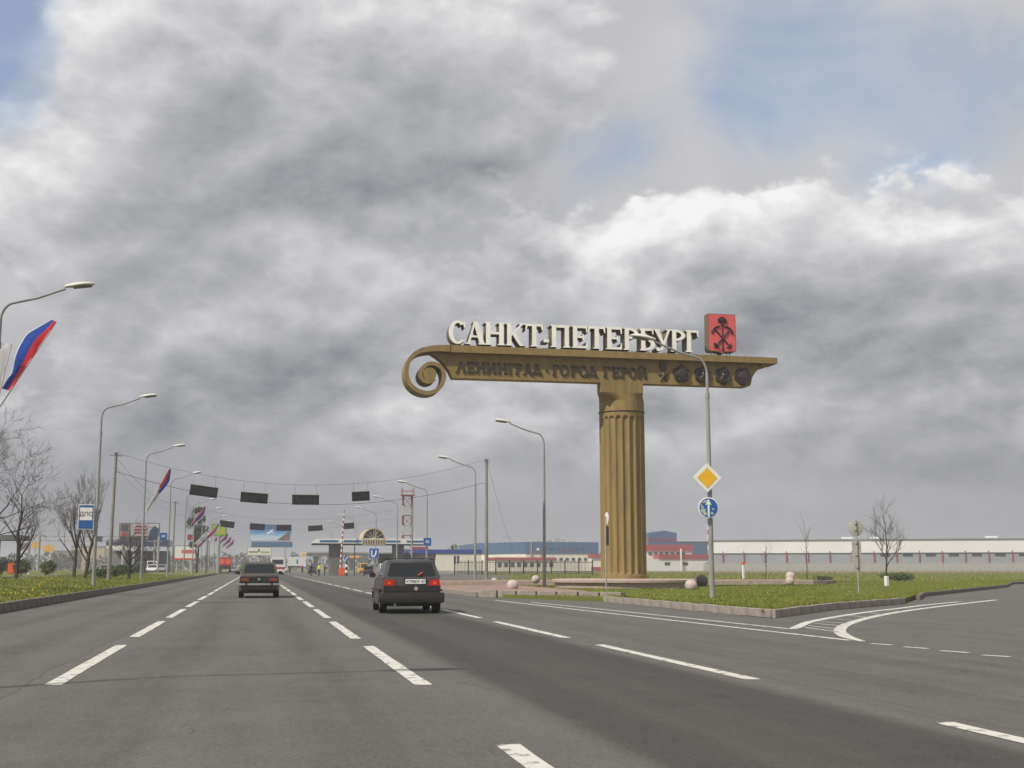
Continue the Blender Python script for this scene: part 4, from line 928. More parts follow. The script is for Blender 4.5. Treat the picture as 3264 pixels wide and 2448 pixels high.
# ================================================================== VEHICLES
def wheel_mesh(r=.30, w=.19):
    ty = MB().lathe([(r * .66, -w / 2), (r * .93, -w / 2), (r, -w * .32), (r, w * .32), (r * .93, w / 2), (r * .66, w / 2)], n=24, axis='x', cap=False).mesh('tyre', 'tyre', 40)
    k = MB(); k.lathe([(r * .66, -w * .40), (r * .60, -w * .44), (r * .22, -w * .30), (r * .10, -w * .40)], n=20, axis='x'); k.lathe([(r * .66, w * .40), (r * .60, w * .44), (r * .22, w * .30), (r * .10, w * .40)], n=20, axis='x')
    rm = k.mesh('rim', 'rim_metal', 40); recalc(rm); recalc(ty); return ty, rm
TYRE, RIM = wheel_mesh()
def car_body(outline, W, mat, name='body', bulge=.035, k4=.10, half=2.0):
    """side outline (y, z) spread across the width in layers; flanks bulge a little, nose and tail draw in"""
    n = len(outline); cy = sum(p[0] for p in outline) / n; cz = sum(p[1] for p in outline) / n
    lay = ((-1, .955), (-.975, .985), (-.90, 1.0), (0, 1.004), (.90, 1.0), (.975, .985), (1, .955)); k = MB()
    for x, sc in lay:
        for y, z in outline:
            zz = cz + (z - cz) * (sc if z > cz else 1 - (1 - sc) * .3); yy = y * (1 - (1 - sc) * .35)
            prof = 1 - bulge * ((z - .55) / .4) ** 2 if abs(x) > .5 else 1
            k.v.append((x * W * prof * (1 - k4 * abs(y / half) ** 5), yy, zz))
    for i in range(len(lay) - 1):
        for j in range(n): k.f.append([i * n + j, i * n + (j + 1) % n, (i + 1) * n + (j + 1) % n, (i + 1) * n + j])
    k.f += [list(range(n - 1, -1, -1)), list(range((len(lay) - 1) * n, len(lay) * n))]; k.mi = [0] * len(k.f)
    me = k.mesh(name, mat, 38); recalc(me); return me
def arch(y, r, z0, n=9): return [(y + r * cos(a), z0 + r * sin(a)) for a in [pi - pi * i / (n - 1) for i in range(n)]]
def cabin(name, y0b, y1b, y0t, y1t, zb, zt, wb, wt, mat):
    """greenhouse: tapered box with rounded roof"""
    k = MB(); rows = []
    secs = ((zb, y0b, y1b, wb), (zt - .05, y0t - .015, y1t + .03, wt + .02), (zt - .015, y0t + .05, y1t - .06, wt - .04), (zt, y0t + .2, y1t - .2, wt - .18))
    for z, a, b, w in secs:
        for x, y in ((-w, a), (w, a), (w, b), (-w, b)): k.v.append((x, y, z))
    for i in range(3):
        for j in range(4): k.f.append([i * 4 + j, i * 4 + (j + 1) % 4, (i + 1) * 4 + (j + 1) % 4, (i + 1) * 4 + j])
    k.f.append([12, 13, 14, 15]); k.mi = [0] * len(k.f)
    return k.mesh(name, mat, 42)
def pane(corners, off, inset):
    """glass a few mm proud of a cabin face, inset from its corners (bl, br, tr, tl seen from outside)"""
    c = [Vector(p) for p in corners]; nr = (c[1] - c[0]).cross(c[3] - c[0]).normalized(); u0, u1, v0, v1 = inset
    def at(u, v): return c[0].lerp(c[1], u).lerp(c[3].lerp(c[2], u), v)
    k = MB(); q = [at(u0, v0), at(u1, v0), at(u1, v1), at(u0, v1)]
    e = .08; pts = []
    for i in range(4):                                  # rounded corners
        a, b, d = q[i - 1], q[i], q[(i + 1) % 4]; pts += [b.lerp(a, e), b.lerp(a, e * .3).lerp(d, e * .3), b.lerp(d, e)]
    k.add([p + nr * off for p in pts] + [p - nr * .01 for p in pts], [tuple(range(12))] + [(i, i + 12, (i + 1) % 12 + 12, (i + 1) % 12) for i in range(12)])
    return k
def make_car(name, label, cat, kind, paint, loc, rz=0.0, group=None, glass='glass_dark', detail=True):
    t = thing(name, label, cat, loc, rz, group)
    if kind == 'hatch':
        W, fa, ra, zt = .815, 1.27, -1.22, 1.41
        out = [(-1.93, .30), (-1.97, .45), (-1.965, .62), (-1.93, .80), (-1.885, .935), (-1.0, .95), (.55, .945), (.82, .93), (1.62, .83), (1.86, .77), (1.93, .66), (1.95, .42), (1.90, .24)]
        cb = (-1.86, .86, -1.52, .10, .925, zt, .765, .60)
    elif kind == 'sedan':
        W, fa, ra, zt = .80, 1.25, -1.17, 1.43
        out = [(-1.98, .34), (-2.02, .55), (-2.02, .80), (-1.98, .90), (-1.90, .925), (-1.25, .945), (.55, .945), (.80, .925), (1.75, .86), (1.92, .83), (1.98, .70), (1.98, .42), (1.92, .26)]
        cb = (-1.28, .80, -.86, .12, .93, zt, .74, .60)
    else:                                               # tall off-roader / van
        W, fa, ra, zt = .84, 1.30, -1.25, 1.78 if kind == 'jeep' else 2.05
        out = [(-1.95, .36), (-2.0, .6), (-2.0, 1.0), (-1.97, 1.05), (-.8, 1.08), (.7, 1.06), (.9, 1.03), (1.80, .95), (1.92, .85), (1.95, .45), (1.9, .30)]
        cb = (-1.95, .95, -1.85, .35, 1.04, zt, .80, .70)
    zw = .30
    low = [(fa + .36, .22)] + [(y, z) for y, z in arch(fa, .36, .30)][::-1] + [(fa - .36, .21), (ra + .36, .21)] + [(y, z) for y, z in arch(ra, .36, .30)][::-1] + [(ra - .36, .24)]
    link('body', car_body(out + low, W, paint), t)
    MB().box((0, 0, .34), (W * 2 - .42, 3.5, .30)).build('underbody', 'black_plastic', t)
    c = link('cabin', cabin('cabin', *cb, paint), t)
    y0b, y1b, y0t, y1t, zb, z_, wb, wt = cb; zt5 = z_ - .05; wt2 = wt + .02; ya, yb = y0t - .015, y1t + .03
    pane([(-wb, y0b, zb), (wb, y0b, zb), (wt2, ya, zt5), (-wt2, ya, zt5)], .006, (.07, .93, .10, .90)).build('rear_window', glass, c)
    pane([(wb, y1b, zb), (-wb, y1b, zb), (-wt2, yb, zt5), (wt2, yb, zt5)], .006, (.05, .95, .06, .93)).build('windscreen', glass, c)
    for s_, q in ((1, [(wb, y0b, zb), (wb, y1b, zb), (wt2, yb, zt5), (wt2, ya, zt5)]), (-1, [(-wb, y1b, zb), (-wb, y0b, zb), (-wt2, ya, zt5), (-wt2, yb, zt5)])):
        for u0, u1 in (((.16, .47), (.51, .86)) if kind != 'sedan' else ((.14, .47), (.51, .86))):
            if s_ < 0: u0, u1 = 1 - u1, 1 - u0
            pane(q, .006, (u0, u1, .09, .90)).build('side_window', glass, c)
    for x in (-W + .10, W - .10):
        for y in (fa, ra):
            w = link('wheel', TYRE, t, (x, y, zw)); link('rim', RIM, w)
    for s_ in (-1, 1):
        mo = bevelled(MB().box((s_ * (W + .07), .62, .99), (.17, .08, .13)).mesh('mirror', 'black_plastic'), .02, 2); link('mirror', mo, t)
    if not detail:
        for s_ in (-1, 1): MB().box((s_ * (W - .15), -2.0, .74), (.22, .06, .14)).build('tail_light', 'tail_red', t); MB().box((s_ * (W - .18), 1.94, .64), (.26, .06, .15)).build('headlight', 'lamp_shell', t)
        MB().box((0, -2.0, .45), (W * 1.9, .14, .16)).build('rear_bumper', 'black_plastic', t); MB().box((0, 1.96, .42), (W * 1.9, .14, .16)).build('front_bumper', 'black_plastic', t)
    return t, W, c
# --- dark hatchback in the right-hand lane
t, W, c = make_car('hatchback', 'dirty charcoal hatchback with white number plate in the right lane', 'car', 'hatch', 'car_charcoal', (4.10, 34.55, 0), -0.03)
bm_ = MB(); prof = [(-.86, -1.78), (-.855, -1.94), (-.80, -2.035), (-.4, -2.06), (.4, -2.06), (.80, -2.035), (.855, -1.94), (.86, -1.78)]
n = len(prof)
for dz, sc in ((.28, .965), (.31, 1.0), (.40, 1.012), (.52, 1.0), (.55, .975)):
    for x, y in prof: bm_.v.append((x * sc, -1.7 + (y + 1.7) * sc, dz))
bm_.f = [[i * n + j, i * n + j + 1, (i + 1) * n + j + 1, (i + 1) * n + j] for i in range(4) for j in range(n - 1)] + [list(range(4 * n, 5 * n)), list(range(n - 1, -1, -1))]; bm_.mi = [0] * len(bm_.f)
o = bm_.build('rear_bumper', 'black_plastic', t, smooth=40, fix=True)
MB().box((0, -1.975, .655), (1.50, .03, .15)).build('trim_panel', 'black_plastic', t)
for s_ in (-1, 1):
    pts = [(-.15, -.075), (.15, -.075), (.15, .075), (-.10, .10)] if s_ < 0 else [(-.15, -.075), (.15, -.075), (.10, .10), (-.15, .075)]
    k = MB(); k.prism([(x + s_ * .605, z + .795) for x, z in pts], -1.955, -1.90); o = k.build('tail_light', 'tail_red', t, fix=True)
    MB().box((s_ * .60, -1.957, .80), (.09, .006, .07)).build('indicator', 'tail_amber', o)
o = bevelled(MB().box((.09, -1.958, .835), (.53, .02, .125)).mesh('number_plate', 'sign_white'), .006, 1); o = link('number_plate', o, t)
link('lettering', text_mesh('lettering', 'К798ЕК 47', .105, 'sign_black', .002), o, (.09, -1.970, .835))
MB().box((.09, -1.945, .91), (.60, .03, .025)).build('plate_lamp', 'black_plastic', t)
k = MB(); k.lathe([(.052, -2.0), (.052, -1.985), (.04, -1.98)], (.10, 0, .655), 16, 'y'); k.build('badge', 'rim_metal', t, fix=True)
MB().tube([(.30, -1.885, .955), (.10, -1.90, .975), (-.02, -1.885, .985)], .010, 6).build('rear_wiper', 'black_plastic', t)
MB().tube([(.17, -1.87, 1.0), (.28, -1.83, 1.075)], .018, 6).build('wiper_tag', 'orange_paint', t)
MB().tube([(-.45, -2.02, .24), (-.45, -1.6, .25)], .028, 10).build('exhaust_pipe', 'galv', t)
MB().box((0, 1.93, .42), (1.62, .16, .2)).build('front_bumper', 'black_plastic', t)
MB().tube([(-.62, -1.52, 1.418), (-.3, -1.53, 1.438), (.3, -1.53, 1.438), (.62, -1.52, 1.418)], .014, 6).build('roof_lip', 'car_charcoal', t)
k = MB(); k.box((-.828, 0.0, .60), (.02, 3.2, .05)); k.build('side_moulding', 'black_plastic', t); k = MB(); k.box((.828, 0.0, .60), (.02, 3.2, .05)); k.build('side_moulding', 'black_plastic', t)
for s_ in (-1, 1): MB().box((s_ * (W - .2), 1.93, .62), (.28, .05, .15)).build('headlight', 'lamp_shell', t)
# --- brown-grey saloon ahead
t, W, c = make_car('saloon', 'old dark brown saloon with chrome rear bumper in the middle lane', 'car', 'sedan', 'car_brown', (.14, 52.4, 0), 0.0)
bevelled(MB().box((0, -2.03, .72), (1.50, .03, .27)).build('tail_panel', 'black_plastic', t).data, .01, 1)
for s_ in (-1, 1):
    o = bevelled(MB().box((s_ * .555, -2.05, .73), (.34, .03, .15)).build('tail_light', 'tail_dim', t).data, .015, 2)
    bevelled(MB().box((s_ * .555, -2.044, .73), (.40, .02, .20)).build('light_frame', 'black_plastic', t).data, .01, 1)
k = MB(); k.tube([(-.80, -1.85, .535), (-.795, -2.02, .535), (-.72, -2.10, .535), (0, -2.115, .535), (.72, -2.10, .535), (.795, -2.02, .535), (.80, -1.85, .535)], .042, 8); k.build('rear_bumper', 'chrome', t, smooth=40)
for s_ in (-1, 1): bevelled(MB().box((s_ * .50, -2.12, .53), (.07, .08, .17)).build('overrider', 'black_plastic', t).data, .015, 2)
MB().box((0, -2.0, .42), (1.44, .10, .16)).build('rear_valance', 'car_brown', t)
MB().box((0, -2.055, .735), (.10, .02, .08)).build('emblem', 'chrome', t)
for s_ in (-.55, .42): bevelled(MB().box((s_, -1.93, .30), (.34, .05, .13)).build('mud_flap' if abs(s_) > .5 else 'silencer', 'black_plastic', t).data, .02, 1)
MB().box((0, 2.0, .46), (1.6, .12, .12)).build('front_bumper', 'chrome', t)
for s_ in (-1, 1): MB().box((s_ * .56, 1.98, .70), (.3, .04, .16)).build('headlight', 'lamp_shell', t)
# --- white bus far ahead
t = thing('bus', 'white bus with a red band seen from behind, beyond the saloon', 'bus', (3.55, 216, 0), 0.0)
sec = [(-1.2, .45), (1.2, .45), (1.22, 1.6), (1.2, 2.5), (1.08, 2.85), (.80, 3.0), (0, 3.06), (-.80, 3.0), (-1.08, 2.85), (-1.2, 2.5), (-1.22, 1.6)]
k = MB(); k.prism(sec, -3.5, 3.5); o = k.build('body', 'car_white', t, fix=True)
MB().box((0, -3.512, 2.15), (1.85, .03, .75)).build('rear_window', 'glass_dark', t)
MB().box((0, -3.51, 1.12), (2.40, .03, .34)).build('red_band', 'car_red', t)
MB().box((0, -3.56, .55), (2.4, .14, .26)).build('rear_bumper', 'car_white', t)
for s_ in (-1, 1):
    MB().box((s_ * 1.0, -3.52, .85), (.18, .04, .18)).build('tail_light', 'tail_red', t)
    for j in range(4): MB().box((s_ * 1.215, -2.5 + j * 1.65, 2.1), (.03, 1.35, .75)).build('side_window', 'glass_dark', t)
    for y in (-1.9, 2.2): w = link('wheel', TYRE, t, (s_ * 1.0, y, .48)); w.scale = (1.4, 1.6, 1.6)
# --- white box trailer
t = thing('box_trailer', 'white box trailer parked beyond the bus on the right', 'trailer', (9.4, 302, 0))
MB().box((0, 0, 2.65), (3.9, 7.0, 2.1)).build('box', 'car_white', t); MB().box((.0, 0, 1.5), (3.6, 6.6, .18)).build('chassis', 'black_plastic', t); MB().box((.15, -3.52, 2.6), (.35, .03, 1.0)).build('door_panel', 'sign_blue', t); MB().box((1.0, -3.52, 1.45), (1.1, .05, .3)).build('bumper_board', 'car_red', t)
for s_ in (-1, 1):
    for y in (-2, 1.5): w = link('wheel', TYRE, t, (s_ * 1.5, y, .7)); w.scale = (1.6, 2.3, 2.3)
# --- traffic on the opposite carriageway and by the canopy
far_cars = [('hatch', 'car_silver', (-22.3, 196), 'silver car at the far left of the oncoming queue', 1), ('sedan', 'car_black', (-20.2, 199), 'black car second from the left in the oncoming queue', 1), ('jeep', 'car_blue', (-18.6, 205), 'dark blue off-roader in the middle of the oncoming queue', 1),
            ('van', 'car_white', (-17.0, 214), 'white van among the oncoming cars', 1), ('hatch', 'car_white', (-15.4, 196), 'white hatchback in the oncoming queue right of the third lamp', 1), ('sedan', 'car_silver', (-14.9, 208), 'silver saloon at the right end of the oncoming queue', 1),
            ('sedan', 'car_yellow', (-15.6, 238), 'small yellow car below the white and red banner', 1), ('van', 'car_white', (-20.8, 232), 'tall white van rising behind the oncoming cars', 1), ('sedan', 'car_blue', (-23.6, 214), 'dark blue saloon behind the silver car on the far left', 1),
            ('van', 'car_yellow', (20.6, 246), 'yellow van standing under the canopy', 0), ('sedan', 'car_black', (16.9, 190.5), 'dark saloon parked beside the arrow sign', 0), ('jeep', 'car_white', (18.9, 186), 'white off-roader half hidden by the charcoal hatchback', 1),
            ('sedan', 'car_black', (10.4, 236), 'black saloon standing behind the officers', 0), ('hatch', 'car_silver', (-4.9, 262), 'silver car far ahead by the left kerb', 0), ('sedan', 'car_white', (6.3, 290), 'tiny white car far ahead right of the bus', 0)]
for kind, p, (x, y), lab, back in far_cars:
    make_car({'van': 'van', 'jeep': 'off_roader'}.get(kind, 'parked_car'), lab, 'van' if kind == 'van' else 'car', kind, p, (x, y, .25 if x < -14 else 0.0), (pi if back else 0) + .1 * sin(x), 'distant traffic', detail=False)
t = thing('lorry', 'red lorry with two round red emblems far ahead on the left', 'lorry', (-6.0, 252, 0.2), 0)
MB().box((0, 0, 2.2), (2.4, 5.5, 1.6)).build('cargo_box', 'car_red', t); MB().box((0, 3.6, 1.7), (2.2, 1.6, 2.0)).build('cab', 'car_red', t); MB().box((0, .4, 1.05), (2.0, 7.0, .25)).build('chassis', 'black_plastic', t)
for s_ in (-1, 1):
    k = MB(); k.lathe([(.55, -2.8), (.55, -2.76)], (s_ * .6, 0, 2.15), 16, 'y'); k.build('round_emblem', 'orange_paint', t, fix=True)
    for y in (-1.6, 3.3): w = link('wheel', TYRE, t, (s_ * .95, y, .5)); w.scale = (1.6, 1.7, 1.7)

# ================================================================== BUILDINGS, BILLBOARDS AND FAR STRUCTURES
# ---- police post canopy with barrel vault
cp_ = thing('police_post_canopy', 'white and blue roadside canopy with a glazed barrel-vault arch', 'canopy', (17.0, 187, 0))
def cb(x0, x1, y0, y1, z0, z1): return MB().b2(x0 - 17, x1 - 17, y0 - 187, y1 - 187, z0, z1)
k = MB(); pts = [(8.0, 4.80), (26.0, 4.72), (26.0, 5.58), (9.1, 5.52)]
k.prism([(x - 17, z) for x, z in pts], 0, 7.0); k.build('roof_slab', 'canopy_white', cp_, fix=True)
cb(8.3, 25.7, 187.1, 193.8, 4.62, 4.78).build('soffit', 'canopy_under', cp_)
for a, b in ((9.25, 11.95), (12.75, 15.45), (19.15, 21.3), (22.3, 25.6)): cb(a, b, 186.96, 186.995, 4.98, 5.26).build('blue_fascia', 'canopy_blue', cp_)
cb(15.55, 19.05, 186.93, 186.998, 4.60, 5.45).build('arch_sill', 'cream', cp_)
for i in range(9): cb(15.68 + i * .38, 15.88 + i * .38, 186.905, 186.93, 4.75, 5.30).build('sill_slot', 'canopy_under', cp_)
k = MB(); n = 18; rad = 1.72
for y in (0.0, 7.0):
    for r in (rad, rad - .16):
        for i in range(n + 1): a = pi * i / n; k.v.append((.30 + r * cos(a), y, 5.45 + r * .98 * sin(a)))
N1 = n + 1
for i in range(n):
    for f in ((i, i + 1, N1 * 2 + i + 1, N1 * 2 + i), (N1 + i, N1 * 3 + i, N1 * 3 + i + 1, N1 + i + 1), (i, N1 + i, N1 + i + 1, i + 1)): k.f.append(list(f)); k.mi.append(0)
v = k.build('barrel_vault', 'cream', cp_, smooth=40, fix=True)
k = MB(); k.prism([(.30 + (rad - .17) * cos(pi * i / n), 5.45 + (rad - .17) * .98 * sin(pi * i / n)) for i in range(n + 1)], .22, .25); k.build('fan_glazing', 'window_dark', v, fix=True)
for i in range(1, 6): a = pi * i / 6; MB().tube([(.30, .16, 5.47), (.30 + 1.56 * cos(a), .16, 5.47 + 1.53 * sin(a))], .045, 6).build('fan_bar', 'cream', v)
for a, b in ((10.7, 12.7), (20.3, 22.0)):
    o = cb(a, b, 188.0, 189.2, -.1, 4.65).build('pillar', 'concrete_dark', cp_); bevelled(o.data, .06, 1)
cb(18.6, 24.2, 192.0, 193.6, 0, 3.3).build('guard_room', 'grey_wall', cp_)
for a in (19.0, 20.6, 22.6): cb(a, a + 1.1, 191.95, 191.99, 1.2, 2.7).build('guard_window', 'window_dark', cp_)
# raised striped barrier with its orange housing
t = thing('barrier', 'raised red and white barrier pole over a bright orange housing', 'barrier', (12.5, 185.6, 0))
bevelled(MB().box((-.02, 0, .62), (.85, .7, 1.24)).build('housing', 'orange_paint', t).data, .06, 2)
for i in range(22):
    z0, z1 = 1.2 + i * .385, 1.2 + (i + 1) * .385; x0, x1 = -.25 + i * .0095 * 2, -.25 + (i + 1) * .0095 * 2
    MB().tube([(x0 + .0, 0, z0), (x1, 0, z1)], .12 - .002 * i, 8).build('pole_band', 'red_paint' if i % 2 else 'white_paint', t)
t = thing('striped_post', 'short black and white striped post right of the orange housing', 'post', (13.15, 185.2, 0))
for i in range(5): MB().lathe([(.2, i * .42), (.2, i * .42 + .42)], n=10).build('post_band', 'white_paint' if i % 2 else 'sign_black', t)
t = thing('round_sign', 'small blue round sign above the striped post', 'road sign', (13.15, 185.0, 2.1))
k = MB(); k.lathe([(.42, -.03), (.42, .03)], (0, 0, .5), 20, 'y'); k.build('disc', 'sign_blue', t, fix=True); MB().tube([(0, .06, 0), (0, .06, .9)], .05, 6).build('stem', 'galv', t)
k = MB(); k.prism([(-.28, .28), (-.16, .22), (.26, .66), (.14, .74)], -.045, -.035); k.build('white_stroke', 'sign_white', t, fix=True)
# ---- red and white lattice mast
ms = thing('lattice_mast', 'red and white lattice mast rising behind the canopy', 'mast', (24.0, 201, 0))
legs = [(-.72, -.72), (.72, -.72), (.72, .72), (-.72, .72)]
for i in range(8):
    z0, z1 = i * 1.6, (i + 1) * 1.6; mt = 'mast_red' if i % 2 else 'mast_white'
    for q in range(4):
        (x, y), (x2, y2) = legs[q], legs[(q + 1) % 4]
        MB().tube([(x, y, z0), (x, y, z1)], .09, 6).build('leg_section', mt, ms)
        MB().tube([(x, y, z1), (x2, y2, z1)], .05, 5).build('cross_bar', mt, ms); MB().tube([(x, y, z0), (x2, y2, z1)] if i % 2 else [(x2, y2, z0), (x, y, z1)], .04, 5).build('brace', mt, ms)
MB().box((0, 0, 12.9), (2.1, 2.1, .16)).build('platform', 'mast_red', ms)
for x in (-.95, .95):
    for y in (-.95, .95): MB().tube([(x, y, 12.9), (x, y, 14.1)], .05, 5).build('rail_post', 'mast_red', ms)
for s_ in (-1, 1): MB().tube([(-.95, s_ * .95, 13.6), (.95, s_ * .95, 13.6)], .035, 5).build('rail', 'mast_red', ms)
# ---- white building with a blue fascia
wb_ = thing('white_office', 'low white building with a deep blue roof band right of the canopy', 'building', (39.0, 260, 0))
MB().b2(-1.8, 8.0, 0, 12, -.1, 4.1).build('wall', 'white_wall', wb_); MB().b2(-8.5, -1.82, 1.2, 12, -.1, 4.05).build('shade_grey_wing', 'grey_wall', wb_)  # the wing's grey wall colour stands in for the canopy's shadow
MB().b2(-1.75, 7.95, -.06, -.003, -.1, .55).build('foundation', 'concrete', wb_)
MB().b2(-8.6, 8.1, -.15, 12.1, 4.1, 5.0).build('roof_band', 'band_blue', wb_)
for x in (2.05, 2.75): o = MB().b2(x, x + .42, -.05, -.01, 2.05, 3.6).build('window', 'window_dark', wb_); MB().b2(x - .05, x + .47, -.09, -.052, 3.6, 3.7).build('lintel', 'grey_wall', o)
for x in (-7.6, -4.6, -2.6):
    k = MB(); k.lathe([(.62, 1.10), (.62, 1.18)], (x, 0, 2.6), 16, 'y'); k.build('round_window', 'window_dark', wb_, fix=True)
MB().b2(-6.6, -3.4, .4, 2.5, 5.0, 5.55).build('red_roof_box', 'factory_red', wb_)
MB().tube([(3.0, 5, 4.9), (3.0, 5, 6.4)], .12, 6).build('vent_pipe', 'concrete', wb_)
# ---- iron fence in bays of bars
fe = thing('iron_fence', 'black iron bar fence along the lawn before the blue factory', 'fence', (0, 0, 0))
BAR = MB().tube([(0, 0, 0), (0, 0, 2.15), (0, 0, 2.32)], [.035, .035, .004], 5).mesh('bar', 'fence_iron'); POST = MB().box((0, 0, 1.2), (.16, .16, 2.5)).mesh('fence_post', 'fence_iron'); RAIL = MB().box((0, 0, 0), (1, .05, .07)).mesh('rail', 'fence_iron')
fx0, fx1, fy0, fy1 = 32.5, 55.0, 205.0, 200.0
nb = 100
for i in range(nb):
    f = i / (nb - 1); link('bar', BAR, fe, (fx0 + (fx1 - fx0) * f, fy0 + (fy1 - fy0) * f, .08))
for i in range(11): f = i / 10; link('fence_post', POST, fe, (fx0 + (fx1 - fx0) * f, fy0 + (fy1 - fy0) * f, .0))
for z in (.5, 2.05):
    o = link('rail', RAIL, fe, ((fx0 + fx1) / 2, (fy0 + fy1) / 2, z), atan2(fy1 - fy0, fx1 - fx0)); o.scale.x = sqrt((fx1 - fx0) ** 2 + (fy1 - fy0) ** 2)
# ---- blue and white factory
fa_ = thing('blue_factory', 'long factory with blue upper wall, white lower wall and red awnings', 'building', (0, 0, 0))
k = MB(); k.slab([(87.1, 400), (112, 400), (112, 440), (76, 470), (74.9, 425)], 0, 5.75); k.build('lower_wall', 'white_wall', fa_)
k = MB(); k.slab([(87.05, 399.8), (112.1, 399.8), (112.1, 440), (76, 470), (74.7, 425)], 5.75, 9.6); k.build('upper_wall', 'factory_blue', fa_)
for x in (96.5, 98.6, 100.7, 102.8, 104.9, 107.0): o = MB().b2(x, x + 1.15, 399.9, 399.97, 3.6, 4.4).build('window', 'window_dark', fa_); MB().b2(x - .1, x + 1.25, 399.85, 399.96, 3.42, 3.55).build('sill', 'concrete', o)
for x in (95.5, 97.6, 99.7, 104.0, 106.1): MB().b2(x, x + .9, 399.7, 399.78, 7.0, 7.5).build('upper_window', 'window_dark', fa_)
MB().b2(90.8, 91.7, 399.7, 399.78, 6.8, 7.6).build('wall_vent', 'white_wall', fa_)
MB().tube([(89.0, 399.6, 2.0), (89.0, 399.6, 9.4)], .2, 6).build('downpipe', 'concrete', fa_); MB().tube([(92.4, 399.4, 1.5), (92.4, 399.4, 7.4)], .25, 6).build('stack', 'concrete_dark', fa_)
MB().b2(74.0, 93.5, 385, 398, 0, 4.2).build('red_canopy_block', 'white_wall', fa_); MB().b2(73.8, 93.7, 384.6, 398.2, 3.5, 4.4).build('red_awning', 'factory_red', fa_)
for i in range(9): MB().b2(74.8 + i * 2.1, 76.0 + i * 2.1, 384.9, 384.98, 1.4, 2.7).build('shop_window', 'window_dark', fa_)
link('wall_logo', text_mesh('wall_logo', 'Coca-Cola', 1.1, 'factory_red', .02, .35), fa_, (101.6, 399.65, 6.9))
for x, w, h in ((93, 3.5, .5), (97, 2.0, .9), (101.0, .6, 1.6), (103.0, .5, 1.1), (105, 2.5, .4)): MB().b2(x, x + w, 412, 416, 9.6, 9.6 + h).build('roof_plant', 'concrete', fa_)
MB().tube([(83.5, 430, 9.6), (87, 430, 12.6), (90.5, 430, 9.6)], .14, 5).build('roof_gantry', 'concrete', fa_)
MB().b2(108.6, 118, 396, 410, 0, 4.4).build('side_block', 'white_wall', fa_); MB().b2(108.4, 118.2, 395.5, 410.2, 4.4, 5.6).build('red_band', 'factory_red', fa_); MB().b2(108.5, 118.1, 395.7, 395.98, .2, 1.4).build('red_base', 'factory_red', fa_)
tw = thing('logo_tower', 'blue factory tower with a red script logo right of the column', 'building', (135.5, 402, 0))
k = MB(); k.prism([(-5.1, 0), (4.9, 0), (4.9, 12.9), (.6, 13.7), (-5.1, 12.7)], 0, 14); k.build('tower_wall', 'factory_blue', tw, fix=True)
link('script_logo', text_mesh('script_logo', 'Coca-Cola', 2.3, 'factory_red', .05, .35), tw, (-.6, -.1, 10.6))
MB().b2(-8.0, -5.15, 1, 12, 0, 11.3).build('stair_block', 'concrete', tw)
rw = thing('red_works', 'low white works with two long red roof bands right of the column', 'building', (136, 380, 0))
MB().b2(-14, 4.0, 6, 24, 0, 6.6).build('rear_wall', 'white_wall', rw); MB().b2(-14.2, 4.2, 5.6, 24, 6.6, 8.6).build('upper_band', 'factory_red', rw)
MB().b2(-14, 11.5, 0, 5.4, 0, 3.9).build('front_wall', 'warehouse_white', rw); MB().b2(-9.5, 11.6, -.3, 5.5, 3.9, 5.4).build('lower_band', 'factory_red', rw)
for x in (-7.5, -1.5, 6.5): MB().b2(x, x + 1.8, -.06, -.01, 1.9, 2.9).build('gate_window', 'window_dark', rw)
MB().tube([(-2.2, -.8, 0), (-2.2, -.8, 7.2)], .28, 6).build('white_pipe', 'white_wall', rw)
for j in range(7): MB().b2(-11 + j * 1.9, -9.9 + j * 1.9, 5.75, 5.95, 5.3, 6.2).build('strip_window', 'window_dark', rw)
bh = thing('blue_hall', 'low dark blue hall roof beyond the white warehouse', 'building', (158, 440, 0))
MB().b2(-14, 14, 0, 30, 0, 10.6).build('wall', 'factory_blue', bh); MB().b2(-14.2, 14.2, -.2, 30.2, 10.6, 10.9).build('roof_edge', 'concrete_dark', bh)
for i, (x, z, w) in enumerate(((143.2, 13.5, .9), (148.0, 13.8, .9), (165.0, 19.0, 1.3))):
    t = thing('striped_chimney', ['red and white striped stub chimney nearest the logo tower', 'second red and white striped stub chimney behind the lamp post', 'tallest red and white striped chimney on the right'][i], 'chimney', (x, 436, 0), 0, 'striped chimneys')
    for j in range(6): MB().lathe([(w * .55, z * (.4 + j * .1)), (w * .55, z * (.5 + j * .1))], n=10).build('stack_band', 'red_paint' if j % 2 else 'white_paint', t)
    MB().lathe([(w * .6, 0), (w * .55, z * .4)], n=10).build('stack_base', 'concrete', t)
# ---- long white warehouse receding to the right
wh = thing('long_warehouse', 'very long white and grey warehouse with red posts across the right horizon', 'building', (129.5, 340, 0), atan2(-40, 74))
L = 190.0
MB().b2(0, L, 0, 50, 5.3, 8.95).build('upper_wall', 'warehouse_white', wh); MB().b2(0, L, .35, 50, 0, 5.3).build('lower_wall', 'warehouse_grey', wh); MB().b2(-.4, L + .4, -.4, 50.4, 8.95, 9.2).build('roof_edge', 'warehouse_grey', wh)
MB().b2(0, L, .05, .34, 1.0, 1.25).build('base_rail', 'concrete_dark', wh)
RP = MB().box((0, 0, 0), (.24, .3, 4.4)).mesh('red_post', 'factory_red'); WW = MB().box((0, 0, 0), (2.6, .1, .75)).mesh('strip_window', 'window_dark')
for i in range(32):
    link('red_post', RP, wh, (3 + i * 6.0, -.02, 3.6))
    if i > 6: link('strip_window', WW, wh, (6 + i * 6.0, .31, 4.65))
for x in (36, 44, 75, 108, 140): MB().b2(x, x + 3.2, 8, 12, 9.2, 9.9).build('roof_vent', 'warehouse_white', wh)
